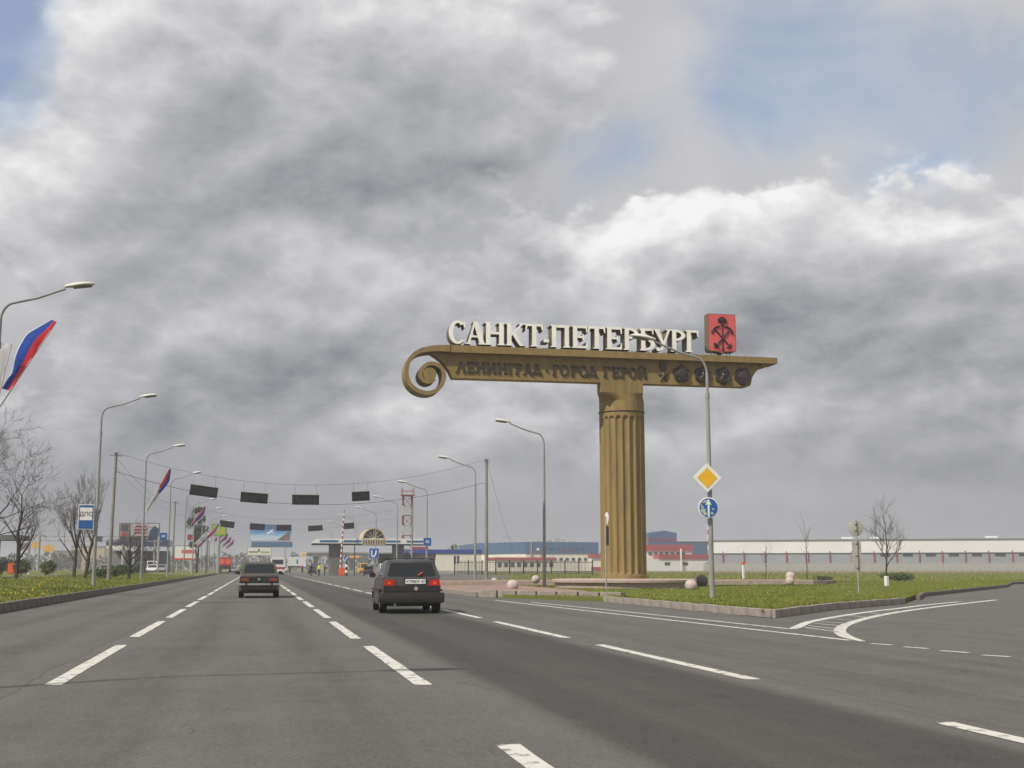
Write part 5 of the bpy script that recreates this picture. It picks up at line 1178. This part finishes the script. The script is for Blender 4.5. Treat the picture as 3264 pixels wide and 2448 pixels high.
# concrete panel wall before it
cw = thing('concrete_wall', 'pale concrete panel wall along the rough field on the right', 'wall', (0, 0, 0))
a, b = Vector((108, 290)), Vector((262, 205)); d = (b - a); n = 44
PW = bevelled(MB().box((0, 0, 1.15), (1, .16, 2.3)).mesh('wall_panel', 'concrete'), .03, 1)
for i in range(n):
    p = a + d * ((i + .5) / n); o = link('wall_panel', PW, cw, (p.x, p.y, 0), atan2(d.y, d.x)); o.scale.x = d.length / n - .06
# ---- billboards
def billboard(name, x, y, z0, z1, w, label, face, posts=1, rz=0.0, cat='billboard'):
    t = thing(name, label, cat, (x, y, 0), rz)
    o = MB().box((0, .15, (z0 + z1) / 2), (w, .3, z1 - z0)).build('panel', 'billboard_back', t)
    f = MB().box((0, -.03, (z0 + z1) / 2), (w - .2, .05, z1 - z0 - .2)).build('poster', face, t)
    for i in range(posts): px = 0 if posts == 1 else (-.35 + .7 * i / (posts - 1)) * w; MB().tube([(px, .2, -.2), (px, .2, z0 + .1)], .16 if posts > 1 else .3, 8).build('post', 'galv', t)
    return t, f
def sky_poster():
    """printed poster: deep blue above, pale cloud below"""
    m = bpy.data.materials.new('sky_poster'); m.use_nodes = True; t = m.node_tree; N = t.nodes; b = N['Principled BSDF']; b.inputs['Roughness'].default_value = .6
    tc = N.new('ShaderNodeTexCoord'); sx = N.new('ShaderNodeSeparateXYZ'); t.links.new(tc.outputs['Generated'], sx.inputs[0])
    ns = N.new('ShaderNodeTexNoise'); ns.inputs['Scale'].default_value = 5; t.links.new(tc.outputs['Generated'], ns.inputs[0])
    ad = N.new('ShaderNodeMath'); ad.operation = 'MULTIPLY_ADD'; t.links.new(ns.outputs[0], ad.inputs[0]); ad.inputs[1].default_value = .3; t.links.new(sx.outputs[2], ad.inputs[2])
    r = N.new('ShaderNodeValToRGB'); t.links.new(ad.outputs[0], r.inputs[0]); e = r.color_ramp.elements
    e[0].position = .12; e[0].color = (.55, .62, .68, 1); e[1].position = 1.0; e[1].color = (.01, .06, .22, 1)
    for p, c in ((.40, (.45, .60, .72, 1)), (.62, (.05, .30, .62, 1)), (.85, (.02, .14, .40, 1))): q = e.new(p); q.color = c
    t.links.new(r.outputs[0], b.inputs['Base Color']); MATS['sky_poster'] = m
sky_poster()
Yb = 440; kx = Yb / 300
t, f = billboard('billboard', 3.2 * kx, Yb, 10.4, 16.1, 9.6 * kx, 'large sky blue billboard with a plane, above the end of the road', 'sky_poster', 2)
k = MB(); k.prism([(2.2, 10.7), (6.6, 10.7), (6.6, 13.6), (5.6, 13.4), (4.9, 12.6), (3.8, 11.9)], -.10, -.06); k.build('dark_hill', 'billboard_back', t, fix=True); MB().b2(4.5, 6.1, -.14, -.10, 10.9, 11.8).build('red_logo', 'factory_red', t)
k = MB(); k.prism([(-1.6, 13.0), (.2, 14.2), (1.0, 14.6), (.5, 13.8), (1.2, 12.9), (.2, 13.4), (-.9, 12.7)], -.10, -.06); k.build('plane_print', 'sign_white', t, fix=True)
t, f = billboard('billboard', 3.5 * kx, Yb - 8, 8.1, 10.0, 9.4 * kx, 'long muted blue billboard strip under the sky blue billboard', 'canopy_blue', 2)
t, f = billboard('billboard', .65 * kx, Yb - 14, 5.2, 8.0, 5.4 * kx, 'cream billboard with dark and green lettering lines below the blue ones', 'white_wall', 2)
MB().b2(-3.4, -.6, -.08, -.06, 6.2, 6.6).build('print_line', 'billboard_back', t); MB().b2(.5, 3.3, -.08, -.06, 6.0, 6.6).build('print_line', 'green_paint', t); MB().b2(-.5, .1, -.08, -.06, 6.4, 7.4).build('print_mark', 'billboard_back', t)
t, f = billboard('billboard', -6.45, 220, 6.6, 8.7, 2.5, 'lime green billboard left of the road', 'green_paint')
for z in (7.1, 7.5): MB().b2(-.9, .9, -.08, -.06, z, z + .18).build('print_line', 'yellow_paint', t)
t, f = billboard('billboard', -11.05, 222, 5.9, 6.9, 1.6, 'small red advertising board under the leafy tree', 'car_red')
t, f = billboard('billboard', -8.6, 224, 5.8, 7.3, 1.7, 'small white advertising board right of the leafy tree', 'sign_white')
t, f = billboard('banner_board', -11.9, 218, 2.5, 4.9, 3.6, 'low white board with a pink panel and red lower edge', 'sign_white', 2)
MB().b2(-.6, 1.75, -.08, -.06, 3.6, 4.2).build('pink_panel', 'arms_red', t); MB().b2(-1.75, 1.75, -.08, -.06, 2.55, 2.8).build('red_edge', 'orange_paint', t)
t, f = billboard('billboard', -20.2, 200, 5.4, 8.05, 1.55, 'narrow dark portrait billboard with a red shape on the left', 'pavers')
MB().b2(-.3, .3, -.08, -.06, 5.5, 6.6).build('red_shape', 'car_red', t); MB().b2(-.5, .55, -.085, -.06, 6.8, 7.8).build('dark_print', 'billboard_back', t)
t, f = billboard('billboard', -17.1, 200, 5.45, 8.05, 4.4, 'wide white billboard with red lettering lines on the left', 'flag_white', 2)
for z, a, b in ((7.4, -1.5, .2), (6.9, -1.7, .3), (6.4, -1.6, .1), (5.8, -1.0, .4)): MB().b2(a, b, -.08, -.06, z, z + .26).build('print_line', 'car_red', t)
k = MB(); k.prism([(.4, 5.55), (2.0, 5.55), (2.05, 7.2), (1.4, 7.6), (.8, 7.0)], -.085, -.06); k.build('figure_print', 'car_blue', t, fix=True)
# overhead footbridge truss on the left
tr = thing('gantry_truss', 'grey horizontal truss gantry crossing behind the left trees', 'gantry', (-29.0, 200, 0))
for z in (5.2, 5.9): MB().b2(-3.6, 14.5, -.08, .08, z, z + .12).build('chord', 'galv', tr)
for i in range(15): x = -3.5 + i * 1.2; MB().tube([(x, 0, 5.3), (x + 1.0, 0, 5.9)], .05, 5).build('brace', 'galv', tr)
for x in (-3.6, 14.0): MB().tube([(x, 0, 0), (x, 0, 6.0)], .2, 8).build('post', 'galv', tr)
for x, w in ((4.6, 1.0), (8.2, 3.6)): MB().b2(x, x + w, -.2, -.09, 5.15, 6.0).build('dark_board', 'billboard_back', tr)
sh = thing('filling_canopy', 'dark flat roofed shed with bright strip lights behind the left lamps', 'canopy', (-19.5, 228, 0))
MB().b2(-6.5, 4.2, 0, 9, 5.0, 6.1).build('roof', 'car_blue', sh); MB().b2(-6.4, -2.5, -.1, -.02, 4.3, 5.0).build('white_sign', 'sign_white', sh)
for x in (-6, -1, 4): MB().b2(x - .2, x + .2, 1, 1.4, 0, 5).build('pillar', 'concrete_dark', sh)
MB().b2(-6.2, 4.0, 7, 7.3, 0, 4.2).build('back_wall', 'grey_wall', sh)
# left edge group
st = thing('roadside_shelter', 'dark flat-roofed shelter at the left edge behind the trees', 'shelter', (-33, 132, 0.5))
MB().b2(-6, 9.7, 0, 5, 3.45, 3.95).build('roof', 'concrete_dark', st); MB().b2(-6, 7.4, 2, 2.2, 0, 3.45).build('wall', 'grey_wall', st); MB().b2(2, 6.6, 1.0, 3.5, 3.95, 4.6).build('roof_box', 'concrete_dark', st)
for x in (-2, 3, 7.2): MB().b2(x, x + .18, .2, .38, 0, 3.45).build('post', 'concrete_dark', st)
ws = thing('white_portal', 'small white portal frame beside the dark shelter', 'gate', (-23.2, 133.5, .5))
for x in (-.5, .5): MB().b2(x - .1, x + .1, 0, .3, 0, 2.5).build('jamb', 'white_paint', ws)
MB().b2(-.6, .6, 0, .3, 2.5, 3.2).build('lintel', 'white_paint', ws)
bevelled(tag(MB().b2(-23.35, -22.75, 126.4, 127, .62, 1.62).build('orange_bin', 'orange_paint'), 'bright orange bin on the far left grass', 'bin').data, .08, 2)
ys = thing('yellow_price_board', 'yellow boards on posts left of the round bushes', 'sign', (-33.0, 205, .3))
for x, z in ((-1.0, 4.2), (1.0, 3.9)):
    for j in range(3): MB().b2(x - .85, x + .85, 0, .1, z - .25 + j * .34 - (.25 if x > 0 else 0), z + .03 + j * .34 - (.25 if x > 0 else 0)).build('board_strip', 'yellow_paint', ys)
for x in (-1, 1): MB().tube([(x, .15, 0), (x, .15, 4.6)], .08, 6).build('post', 'galv', ys)
for i, (x, y, w, h, lab) in enumerate(((-92, 640, 12, 9.0, 'pinkish apartment block far off between the left trees'), (-84, 660, 16, 11.5, 'taller pale apartment block far off behind the police sign'))):
    t = thing('apartment_block', lab, 'building', (x, y, 0)); MB().b2(-w / 2, w / 2, 0, 14, 0, h).build('wall', ['pavers', 'cream'][i], t); MB().b2(-w / 2 - .2, w / 2 + .2, -.2, 14.2, h, h + .5).build('roof', 'concrete_dark', t)
    for r_ in range(3):
        for q in range(5): MB().b2(-w / 2 + .8 + q * w / 5, -w / 2 + 1.9 + q * w / 5, -.05, -.01, 1.6 + r_ * 2.3, 2.8 + r_ * 2.3).build('window', 'window_dark', t)
# petrol station far ahead, pylon and viaduct
ps = thing('petrol_canopy', 'yellow and red petrol station canopy seen under the police post roof', 'canopy', (25.0, 332, 0))
MB().b2(-1.9, 1.9, 0, 6, 3.75, 4.35).build('yellow_band', 'yellow_paint', ps); MB().b2(-1.95, 1.95, -.02, 6.05, 3.45, 3.75).build('red_band', 'car_red', ps)
for x in (-1.6, 1.6): MB().b2(x - .15, x + .15, 2, 2.4, 0, 3.5).build('pillar', 'white_paint', ps)
py = thing('fuel_pylon', 'white fuel pylon with an orange shell fan right of the white trailer', 'sign', (12.1, 330, 0))
MB().b2(-.75, .75, 0, .3, 1.4, 5.2).build('panel', 'white_paint', py); MB().b2(-.3, .3, .05, .25, 0, 1.4).build('foot', 'concrete', py)
k = MB(); k.prism([(-.2, 4.05)] + [(.62 * cos(a), 4.35 + .7 * sin(a)) for a in [radians(180 - 20 * i) for i in range(10)]] + [(.2, 4.05)], -.05, -.01); k.build('shell_fan', 'yellow_paint', py, fix=True)
MB().b2(-.5, .5, -.05, -.01, 2.6, 3.2).build('price_strip', 'car_red', py)
vd = thing('viaduct', 'grey concrete viaduct crossing far behind the canopy', 'bridge', (40, 425, 0))
MB().b2(-25, 26, 0, 7, 5.0, 6.0).build('deck', 'concrete_dark', vd); MB().b2(-25, 26, -.2, 0, 6.0, 6.5).build('parapet', 'concrete', vd)
for x in (-20, -8, 4, 16): MB().b2(x - .7, x + .7, 2, 4, 0, 5).build('pier', 'concrete_dark', vd)
# granite balls
def ball(x, y, r, z, label, mat='sphere_stone', sink=.15):
    k = MB(); k.lathe([(.001, -r)] + [(r * cos(a), r * sin(a)) for a in [radians(-80 + 160 * i / 14) for i in range(15)]] + [(.001, r)], n=24)
    o = k.build('stone_ball', mat, smooth=80); o.location = (x, y, z + r * (1 - sink)); tag(o, label, 'stone ball', 'granite balls round the stele')
ball(20.55, 56.9, .30, .13, 'pale pink stone ball in the grass right in front of the plinth', sink=.3)
ball(25.0, 67.4, .36, .13, 'stone ball right of the plinth, its shade painted dark grey', 'sphere_grey')  # ball lies in shade; the shade is put into its dark grey colour
ball(32.0, 71.0, .27, .13, 'pale stone ball, the right and nearer of the far right pair', sink=.1)
ball(33.4, 74.0, .30, .36, 'pale stone ball, the left of the far right pair', sink=.05)
ball(12.5, 60.4, .30, .15, 'half-sunk pale stone dome left of the plinth near the kerb', sink=.45)
ball(15.75, 69.6, .24, .30, 'pale stone ball on the step at the left end of the plinth', sink=.05)
ball(16.9, 88.2, .24, .0, 'pale stone ball at the foot of the right utility pole', sink=.0)
ball(17.3, 86.5, .26, .0, 'small dark stone ball beside the right utility pole', 'sphere_grey', .2)

# ================================================================== VEGETATION
def grow(k, tw, p, d, length, r, depth, rnd, up=.12, spread=.55, kids=(2, 4)):
    """one limb and, from it, thinner limbs; the finest go to tw"""
    n = 4; pts = [p]; q = Vector(p); dd = Vector(d)
    for i in range(n):
        dd = (dd + Vector((rnd.uniform(-.16, .16), rnd.uniform(-.16, .16), rnd.uniform(-.04, .10) + up * .3))).normalized(); q = q + dd * (length / n); pts.append(q.copy())
    rad = [max(.0042, r * (1 - .62 * i / n)) for i in range(n + 1)]
    (k if depth > 1 else tw).tube(pts, rad, 7 if r > .05 else 4 if r > .012 else 3, cap=False)
    if depth == 0: return
    for _ in range(rnd.randint(*kids)):
        t = rnd.uniform(.30, 1.0); i = min(n - 1, int(t * n)); b = pts[i].lerp(pts[i + 1], t * n - i)
        a = rnd.uniform(0, 2 * pi); o = dd.orthogonal().normalized(); o.rotate(Matrix.Rotation(a, 3, dd))
        nd = (dd * (1 - spread * .5) + o * spread * rnd.uniform(.7, 1.3) + Vector((0, 0, up))).normalized()
        grow(k, tw, b, nd, length * rnd.uniform(.52, .74), rad[i] * .62, depth - 1, rnd, up, spread, kids)
def leaves(k, centre, rad, n, size, rnd, shell=.35):
    for _ in range(n):
        while True:
            v = Vector((rnd.uniform(-1, 1), rnd.uniform(-1, 1), rnd.uniform(-1, 1)))
            if shell < v.length < 1: break
        c = Vector((centre[0] + v.x * rad[0], centre[1] + v.y * rad[1], centre[2] + v.z * rad[2])); s_ = size * rnd.uniform(.6, 1.3)
        a = Vector((rnd.gauss(0, 1), rnd.gauss(0, 1), rnd.gauss(0, 1))).normalized(); b = a.orthogonal().normalized() * s_ * .55; a = a * s_
        k.add([c - a, c + b, c + a, c - b], [(0, 1, 2, 3)])
def bare_tree(x, y, z, h, label, seed, lean=(0, 0), depth=5, trunks=1, kids=(3, 4), spread=.55, up=.12, r0=.13, tf=.42, leafy=0):
    rnd = random.Random(seed); t = thing('bare_tree', label, 'tree', (x, y, z)); k = MB(); tw = MB(); fo = MB()
    for j in range(trunks):
        off = Vector(((j - (trunks - 1) / 2) * .75, 0, 0)); d = Vector((lean[0] + (.10 if trunks > 1 and j else 0), lean[1], 1)).normalized()
        pts = [off + Vector((0, 0, -.3))]; q = off.copy(); n = 6
        for i in range(n): pts.append(q.copy()); q = q + d * (h * tf / n) + Vector((rnd.uniform(-.05, .05), rnd.uniform(-.05, .05), 0))
        rad = [r0 * 1.2] + [r0 * (1 - .4 * i / n) for i in range(n)]
        k.tube(pts, rad, 9)
        for _ in range(5):
            b = pts[rnd.randint(max(2, n - 3), n)]; a = rnd.uniform(0, 2 * pi)
            grow(k, tw, b, (cos(a) * spread, sin(a) * spread, .75), h * rnd.uniform(.26, .34), r0 * .5, depth - 1, rnd, up, spread, kids)
        grow(k, tw, pts[-1], d, h * .36, r0 * .58, depth - 1, rnd, up, spread, kids)
    k.build('trunk', 'bark', t, smooth=50); tag(tw.build('crown', 'twig', t), kind='stuff')
    if leafy:
        vs = [tw.v[i] for i in range(0, len(tw.v), max(1, len(tw.v) // leafy))]
        for v in vs: leaves(fo, v, (.02, .02, .02), 1, .028, rnd, 0)
        tag(fo.build('young_leaves', 'leaf_young', t), kind='stuff')
    return t
bare_tree(-12.3, 55, verge_z(-12.3, 55), 8.8, 'bare twiggy tree reaching in at the left edge under the flags', 11, (.06, 0), 6, kids=(3, 4), spread=.66, up=.1, tf=.36, leafy=900)
bare_tree(-13.2, 74, .55, 6.2, 'bare crooked tree alone on the left verge', 23, (-.03, 0), 5, kids=(2, 4), spread=.6, tf=.5, r0=.12, leafy=250)
bare_tree(-12.2, 92, .55, 6.9, 'bare double-trunked tree behind the police post sign', 35, (.03, 0), 5, trunks=2, kids=(2, 5), spread=.5, up=.2, leafy=300)
bare_tree(-9.7, 101, .4, 5.4, 'bare tree spreading behind the third left lamp', 47, (.05, 0), 5, kids=(3, 4), spread=.72, up=.05, tf=.36, leafy=100)
bare_tree(50.6, 93.4, .1, 6.3, 'slender conical tree with thin twigs on the right lawn', 59, (.01, 0), 4, kids=(4, 5), spread=.55, up=.15, r0=.085, tf=.55, leafy=500)
bare_tree(39.3, 84.2, .1, 4.4, 'thin staked sapling between the round sign and the column', 61, (0, 0), 2, kids=(2, 2), spread=.4, r0=.035, tf=.8, leafy=14)
bare_tree(36.3, 84.6, .1, 2.7, 'tiny second sapling left of the thin staked sapling', 67, (0, 0), 2, kids=(2, 2), spread=.4, r0=.03, tf=.8, leafy=10)
def leafy_tree(x, y, z, h, rad, label, seed, mat='leaf_dark', n=2600, size=.16):
    rnd = random.Random(seed); t = thing('leafy_tree', label, 'tree', (x, y, z)); k = MB(); tw = MB()
    grow(k, tw, Vector((0, 0, -.2)), (0.02, 0, 1), h * .6, h * .022, 3, rnd, .25, .4, (3, 4)); k.build('trunk', 'bark', t, smooth=50); tag(tw.build('branches', 'bark', t), kind='stuff')
    fo = MB()
    for i in range(15):
        zz = h * rnd.uniform(.42, .98); w = rad * (1.05 - .55 * abs(zz / h - .66) / .34); a = rnd.uniform(0, 2 * pi); rr_ = rnd.uniform(.0, .75) * w
        leaves(fo, (rr_ * cos(a), rr_ * sin(a), zz), (w * .45, w * .45, w * .42), n // 15, size, rnd, .15)
    tag(fo.build('crown', mat, t), kind='stuff')
leafy_tree(-9.7, 214, .3, 11.0, 2.1, 'tall leafy green tree behind the second tricolour flag', 71)
leafy_tree(47, 300, 0, 6.6, 2.2, 'small round leafy tree rising behind the white office roof', 73, 'leaf_young', 1200, .2)
def bush(x, y, z, rx, ry, rz, label, seed, mat='leaf_dark', n=900, size=.10, name='bush', cat='bush'):
    rnd = random.Random(seed); t = thing(name, label, cat, (x, y, z)); k = MB(); fo = MB()
    for i in range(6): a = rnd.uniform(0, 2 * pi); k.tube([(0, 0, -.1), (rx * .5 * cos(a), ry * .5 * sin(a), rz * 1.2)], [.025, .01], 4)
    k.build('stems', 'bark', t)
    for i in range(7): leaves(fo, (rnd.uniform(-.45, .45) * rx, rnd.uniform(-.4, .4) * ry, rz * rnd.uniform(.6, 1.25)), (rx * .62, ry * .6, rz * .66), n // 7, size, rnd, .3)
    tag(fo.build('foliage', mat, t), kind='stuff')
bush(-12.9, 62, .45, .9, .9, .65, 'dark bush at the left edge of the verge', 81)
bush(-19.6, 112, .55, .85, .8, .75, 'left of the two round clipped bushes beyond the verge', 83, 'leaf_young')
bush(-17.6, 112, .55, .95, .8, .78, 'right of the two round clipped bushes beyond the verge', 85, 'leaf_young')
bush(-24.2, 128, .55, 1.3, 1.0, 1.0, 'brownish bush before the dark roadside shelter', 87, 'leaf_far')
bush(-11.0, 98, .42, 1.5, .7, .42, 'low dark hedge clump on the verge behind the utility pole', 89, n=1100)
bush(-13.0, 128, .5, 2.6, .9, .55, 'long low hedge on the verge by the oncoming cars', 91, n=1400)
bush(51.2, 92.8, .1, 1.6, .8, .42, 'low bush at the foot of the slender conical tree', 93, n=900)
bush(46.5, 96.5, .1, 1.0, .6, .3, 'small green clump left of the slender conical tree', 95, n=500)
fw = MB(); rnd = random.Random(5)
for i in range(120):
    x = -190 + i * 3.4 + rnd.uniform(-1.5, 1.5); y = 545 + rnd.uniform(-20, 20); hh = rnd.uniform(2.6, 4.6)
    leaves(fw, (x, y, hh * .9), (3.0, 3.0, hh), 110, .75, rnd, .2)
tag(fw.build('far_wood', 'leaf_far'), 'grey-green belt of far trees along the horizon', 'wood', kind='stuff')
# grass blades, straw and dandelions ------------------------------
def inside(p, poly):
    c = False; n = len(poly); x, y = p
    for i in range(n):
        (x1, y1), (x2, y2) = poly[i], poly[(i + 1) % n]
        if (y1 > y) != (y2 > y) and x < (x2 - x1) * (y - y1) / (y2 - y1) + x1: c = not c
    return c
def blades(name, label, pts, h, w, mat, rnd, cat='grass'):
    k = MB(); V, F_ = [], []
    for x, y, z in pts:
        a = rnd.uniform(0, pi); hh = h * rnd.uniform(.5, 1.4); ww = w * rnd.uniform(.7, 1.3); lx, ly = rnd.uniform(-.5, .5) * hh, rnd.uniform(-.5, .5) * hh
        o = len(V); V += [(x - ww * cos(a), y - ww * sin(a), z - .01), (x + ww * cos(a), y + ww * sin(a), z - .01), (x + lx, y + ly, z + hh)]; F_.append((o, o + 1, o + 2))
    me = bpy.data.meshes.new(name); me.from_pydata(V, [], F_); me.materials.append(M(mat)); o = link(name, me); return tag(o, label, cat, kind='stuff')
rnd = random.Random(77)
def left_pts(n, y0, y1, x0=-6.85, x1=-14.0):
    out = []
    while len(out) < n:
        y = y0 + (y1 - y0) * rnd.random() ** 1.5; x = x0 + (x1 - x0) * rnd.random()
        if sin(x * 1.7 + y * .6) + sin(y * .23 - x) + rnd.uniform(-1.6, 1.6) > -.9: out.append((x, y, verge_z(x, y)))
    return out
blades('verge_grass', 'short uneven grass on the left verge', left_pts(42000, 24, 150), .075, .022, 'blade', rnd)
def isl_pts(n, y1=96):
    out = []
    while len(out) < n:
        y = 28 + (y1 - 28) * rnd.random() ** 1.5; x = rnd.uniform(9.2, 62)
        if not inside((x, y), ISL) or (x - SX) ** 2 + (y - SY) ** 2 < 13.9 or (x < 15.2 and y > 46.8) or (y > 72.9 and x < 38): continue
        if sin(x * 1.1 + y * .5) + sin(y * .33 - x * .7) + rnd.uniform(-1.8, 1.8) > -1.1: out.append((x, y, .14))
    return out
blades('island_grass', 'mown grass on the traffic island round the stele', isl_pts(52000), .055, .02, 'blade', rnd)
blades('island_edge_grass', 'ragged grass fringe along the island kerb', [(12.26 + abs(rnd.gauss(0, .12)), rnd.uniform(28.3, 42.6), .14) for _ in range(2500)] + [(a[0] * (1 - f) + b[0] * f - rnd.random() * .25, a[1] * (1 - f) + b[1] * f + rnd.random() * .25, .14) for a, b in zip(ISL[:2], ISL[1:3]) for f in [rnd.random() for _ in range(1200)]], .11, .02, 'blade', rnd)
pts = []
while len(pts) < 26000:
    x, y = rnd.uniform(17, 200), rnd.uniform(97, 245)
    if inside((x, y), [(16.9, 97), (62, 96), (160, 190), (160, 245), (41, 245), (38.3, 176)]): pts.append((x, y, .1))
blades('lawn_grass', 'longer grass on the wide lawn behind the stele', pts, .16, .045, 'blade', rnd)
pts = []
while len(pts) < 26000:
    y = rnd.uniform(92, 240); x = rnd.uniform(40, 260)
    if x > 62.5 + (y - 92) * .95 or (y > 180 and x > 70): pts.append((x, y, .1 if x > 60 else .05))
blades('rough_straw', 'tall dry straw-coloured grass before the concrete wall', pts, .55, .035, 'straw', rnd)
dd = MB()
def dot(x, y, z, r):
    dd.add([(x, y, z + .02)] + [(x + r * cos(2 * pi * i / 5), y + r * sin(2 * pi * i / 5), z) for i in range(5)], [(0, 1 + i, 1 + (i + 1) % 5) for i in range(5)])
for x, y, z in left_pts(420, 26, 120):
    if sin(x * .9 + y * .17) > -.1: dot(x, y, z + .09, .036)
for x, y, z in isl_pts(70): dot(x, y, z + .07, .028)
for _ in range(160): x, y = rnd.uniform(40, 80), rnd.uniform(93, 135); dot(x, y, .22, .06)
tag(dd.build('dandelions', 'dandelion'), 'scattered yellow dandelions in the verge and island grass', 'flowers', kind='stuff')

# ================================================================== PEOPLE
def person(x, y, label, top, legs, rz=0.0, seed=1, h=1.76, arm=.1):
    rnd = random.Random(seed); k = MB()
    J = {'pelvis': (0, 0, .95), 'waist': (0, 0, 1.08), 'chest': (0, .0, 1.34), 'neck': (0, .0, 1.50), 'head': (0, .02, 1.60), 'crown': (0, .02, 1.72)}
    st = rnd.uniform(-.12, .12)
    J.update({'hipL': (-.10, 0, .90), 'kneeL': (-.12, st + .03, .50), 'ankL': (-.13, st, .08), 'toeL': (-.14, st + .16, .04), 'hipR': (.10, 0, .90), 'kneeR': (.12, -st + .03, .50), 'ankR': (.13, -st, .08), 'toeR': (.14, -st + .16, .04),
              'shL': (-.19, 0, 1.42), 'elL': (-.26 - arm * .5, -.02, 1.15), 'wrL': (-.25 - arm * .2, .12 + arm, .93), 'haL': (-.25 - arm * .1, .18 + arm, .85), 'shR': (.19, 0, 1.42), 'elR': (.26, -.03, 1.14), 'wrR': (.26, .08, .90), 'haR': (.26, .11, .81)})
    E = [('pelvis', 'waist'), ('waist', 'chest'), ('chest', 'neck'), ('neck', 'head'), ('head', 'crown'), ('pelvis', 'hipL'), ('hipL', 'kneeL'), ('kneeL', 'ankL'), ('ankL', 'toeL'), ('pelvis', 'hipR'), ('hipR', 'kneeR'), ('kneeR', 'ankR'), ('ankR', 'toeR'), ('chest', 'shL'), ('shL', 'elL'), ('elL', 'wrL'), ('wrL', 'haL'), ('chest', 'shR'), ('shR', 'elR'), ('elR', 'wrR'), ('wrR', 'haR')]
    RAD = {'pelvis': (.15, .11), 'waist': (.145, .105), 'chest': (.17, .12), 'neck': (.06, .06), 'head': (.085, .10), 'crown': (.07, .08), 'hip': (.10, .10), 'knee': (.068, .068), 'ank': (.05, .05), 'toe': (.045, .035), 'sh': (.075, .075), 'el': (.052, .052), 'wr': (.038, .038), 'ha': (.042, .03)}
    names = list(J); me = bpy.data.meshes.new('figure'); me.from_pydata([J[n] for n in names], [(names.index(a), names.index(b)) for a, b in E], [])
    ob = bpy.data.objects.new('figure', me); col.objects.link(ob); ob.modifiers.new('skin', 'SKIN')
    for i, n in enumerate(names):
        sv = me.skin_vertices[0].data[i]; sv.radius = RAD.get(n) or RAD[n[:-1]]; sv.use_root = n == 'pelvis'
    sb = ob.modifiers.new('sub', 'SUBSURF'); sb.levels = 1; sb.render_levels = 1
    bpy.context.view_layer.update(); nm = bpy.data.meshes.new_from_object(ob.evaluated_get(bpy.context.evaluated_depsgraph_get())); bpy.data.objects.remove(ob)
    nm.materials.clear()
    for m_ in ('skin', top, legs, 'black_plastic'): nm.materials.append(M(m_))
    for p in nm.polygons:
        c = p.center; p.use_smooth = True
        p.material_index = 3 if c.z < .09 else 2 if c.z < .97 and abs(c.x) < .22 else 0 if c.z > 1.49 or (c.z < .93 and abs(c.x) > .2) else 1
    t = thing('person', label, 'person', (x, y, 0), rz); t.scale = (h / 1.76,) * 3
    link('body', nm, t)
    k = MB(); k.lathe([(.105, 1.64), (.108, 1.69), (.09, 1.75), (.04, 1.785), (.001, 1.79)], (0, .005, 0), 14); k.build('cap', 'cloth_dark', t, smooth=60)
person(8.9, 180.5, 'person in a bright yellow vest and dark trousers by the canopy pillar', 'hivis', 'cloth_dark', 2.6, 2)
person(9.75, 181.6, 'person in a red jacket next to the yellow vest', 'cloth_red', 'cloth_dark', -2.2, 3, 1.7)
person(7.9, 183.0, 'person in dark clothes left of the yellow vest', 'cloth_dark', 'cloth_dark', 1.0, 5, 1.78)
person(-2.4, 206, 'person in a green vest standing on the road far ahead', 'cloth_green', 'cloth_dark', 3.0, 7, 1.78, .25)

# ================================================================== AIR
hz = MB(); hz.b2(-1550, 1550, -300, 1850, -1.4, 24).build('haze', 'wire')
h_ = bpy.data.objects['haze']; tag(h_, 'thin grey daylight haze over the whole place', 'haze', kind='stuff')
hm = bpy.data.materials.new('haze'); hm.use_nodes = True; t_ = hm.node_tree; t_.nodes.remove(t_.nodes['Principled BSDF'])
pv = t_.nodes.new('ShaderNodeVolumePrincipled'); pv.inputs['Color'].default_value = (.86, .88, .92, 1); pv.inputs['Density'].default_value = 0.00065; pv.inputs['Anisotropy'].default_value = 0.0
t_.links.new(pv.outputs[0], t_.nodes['Material Output'].inputs['Volume']); h_.data.materials.clear(); h_.data.materials.append(hm)
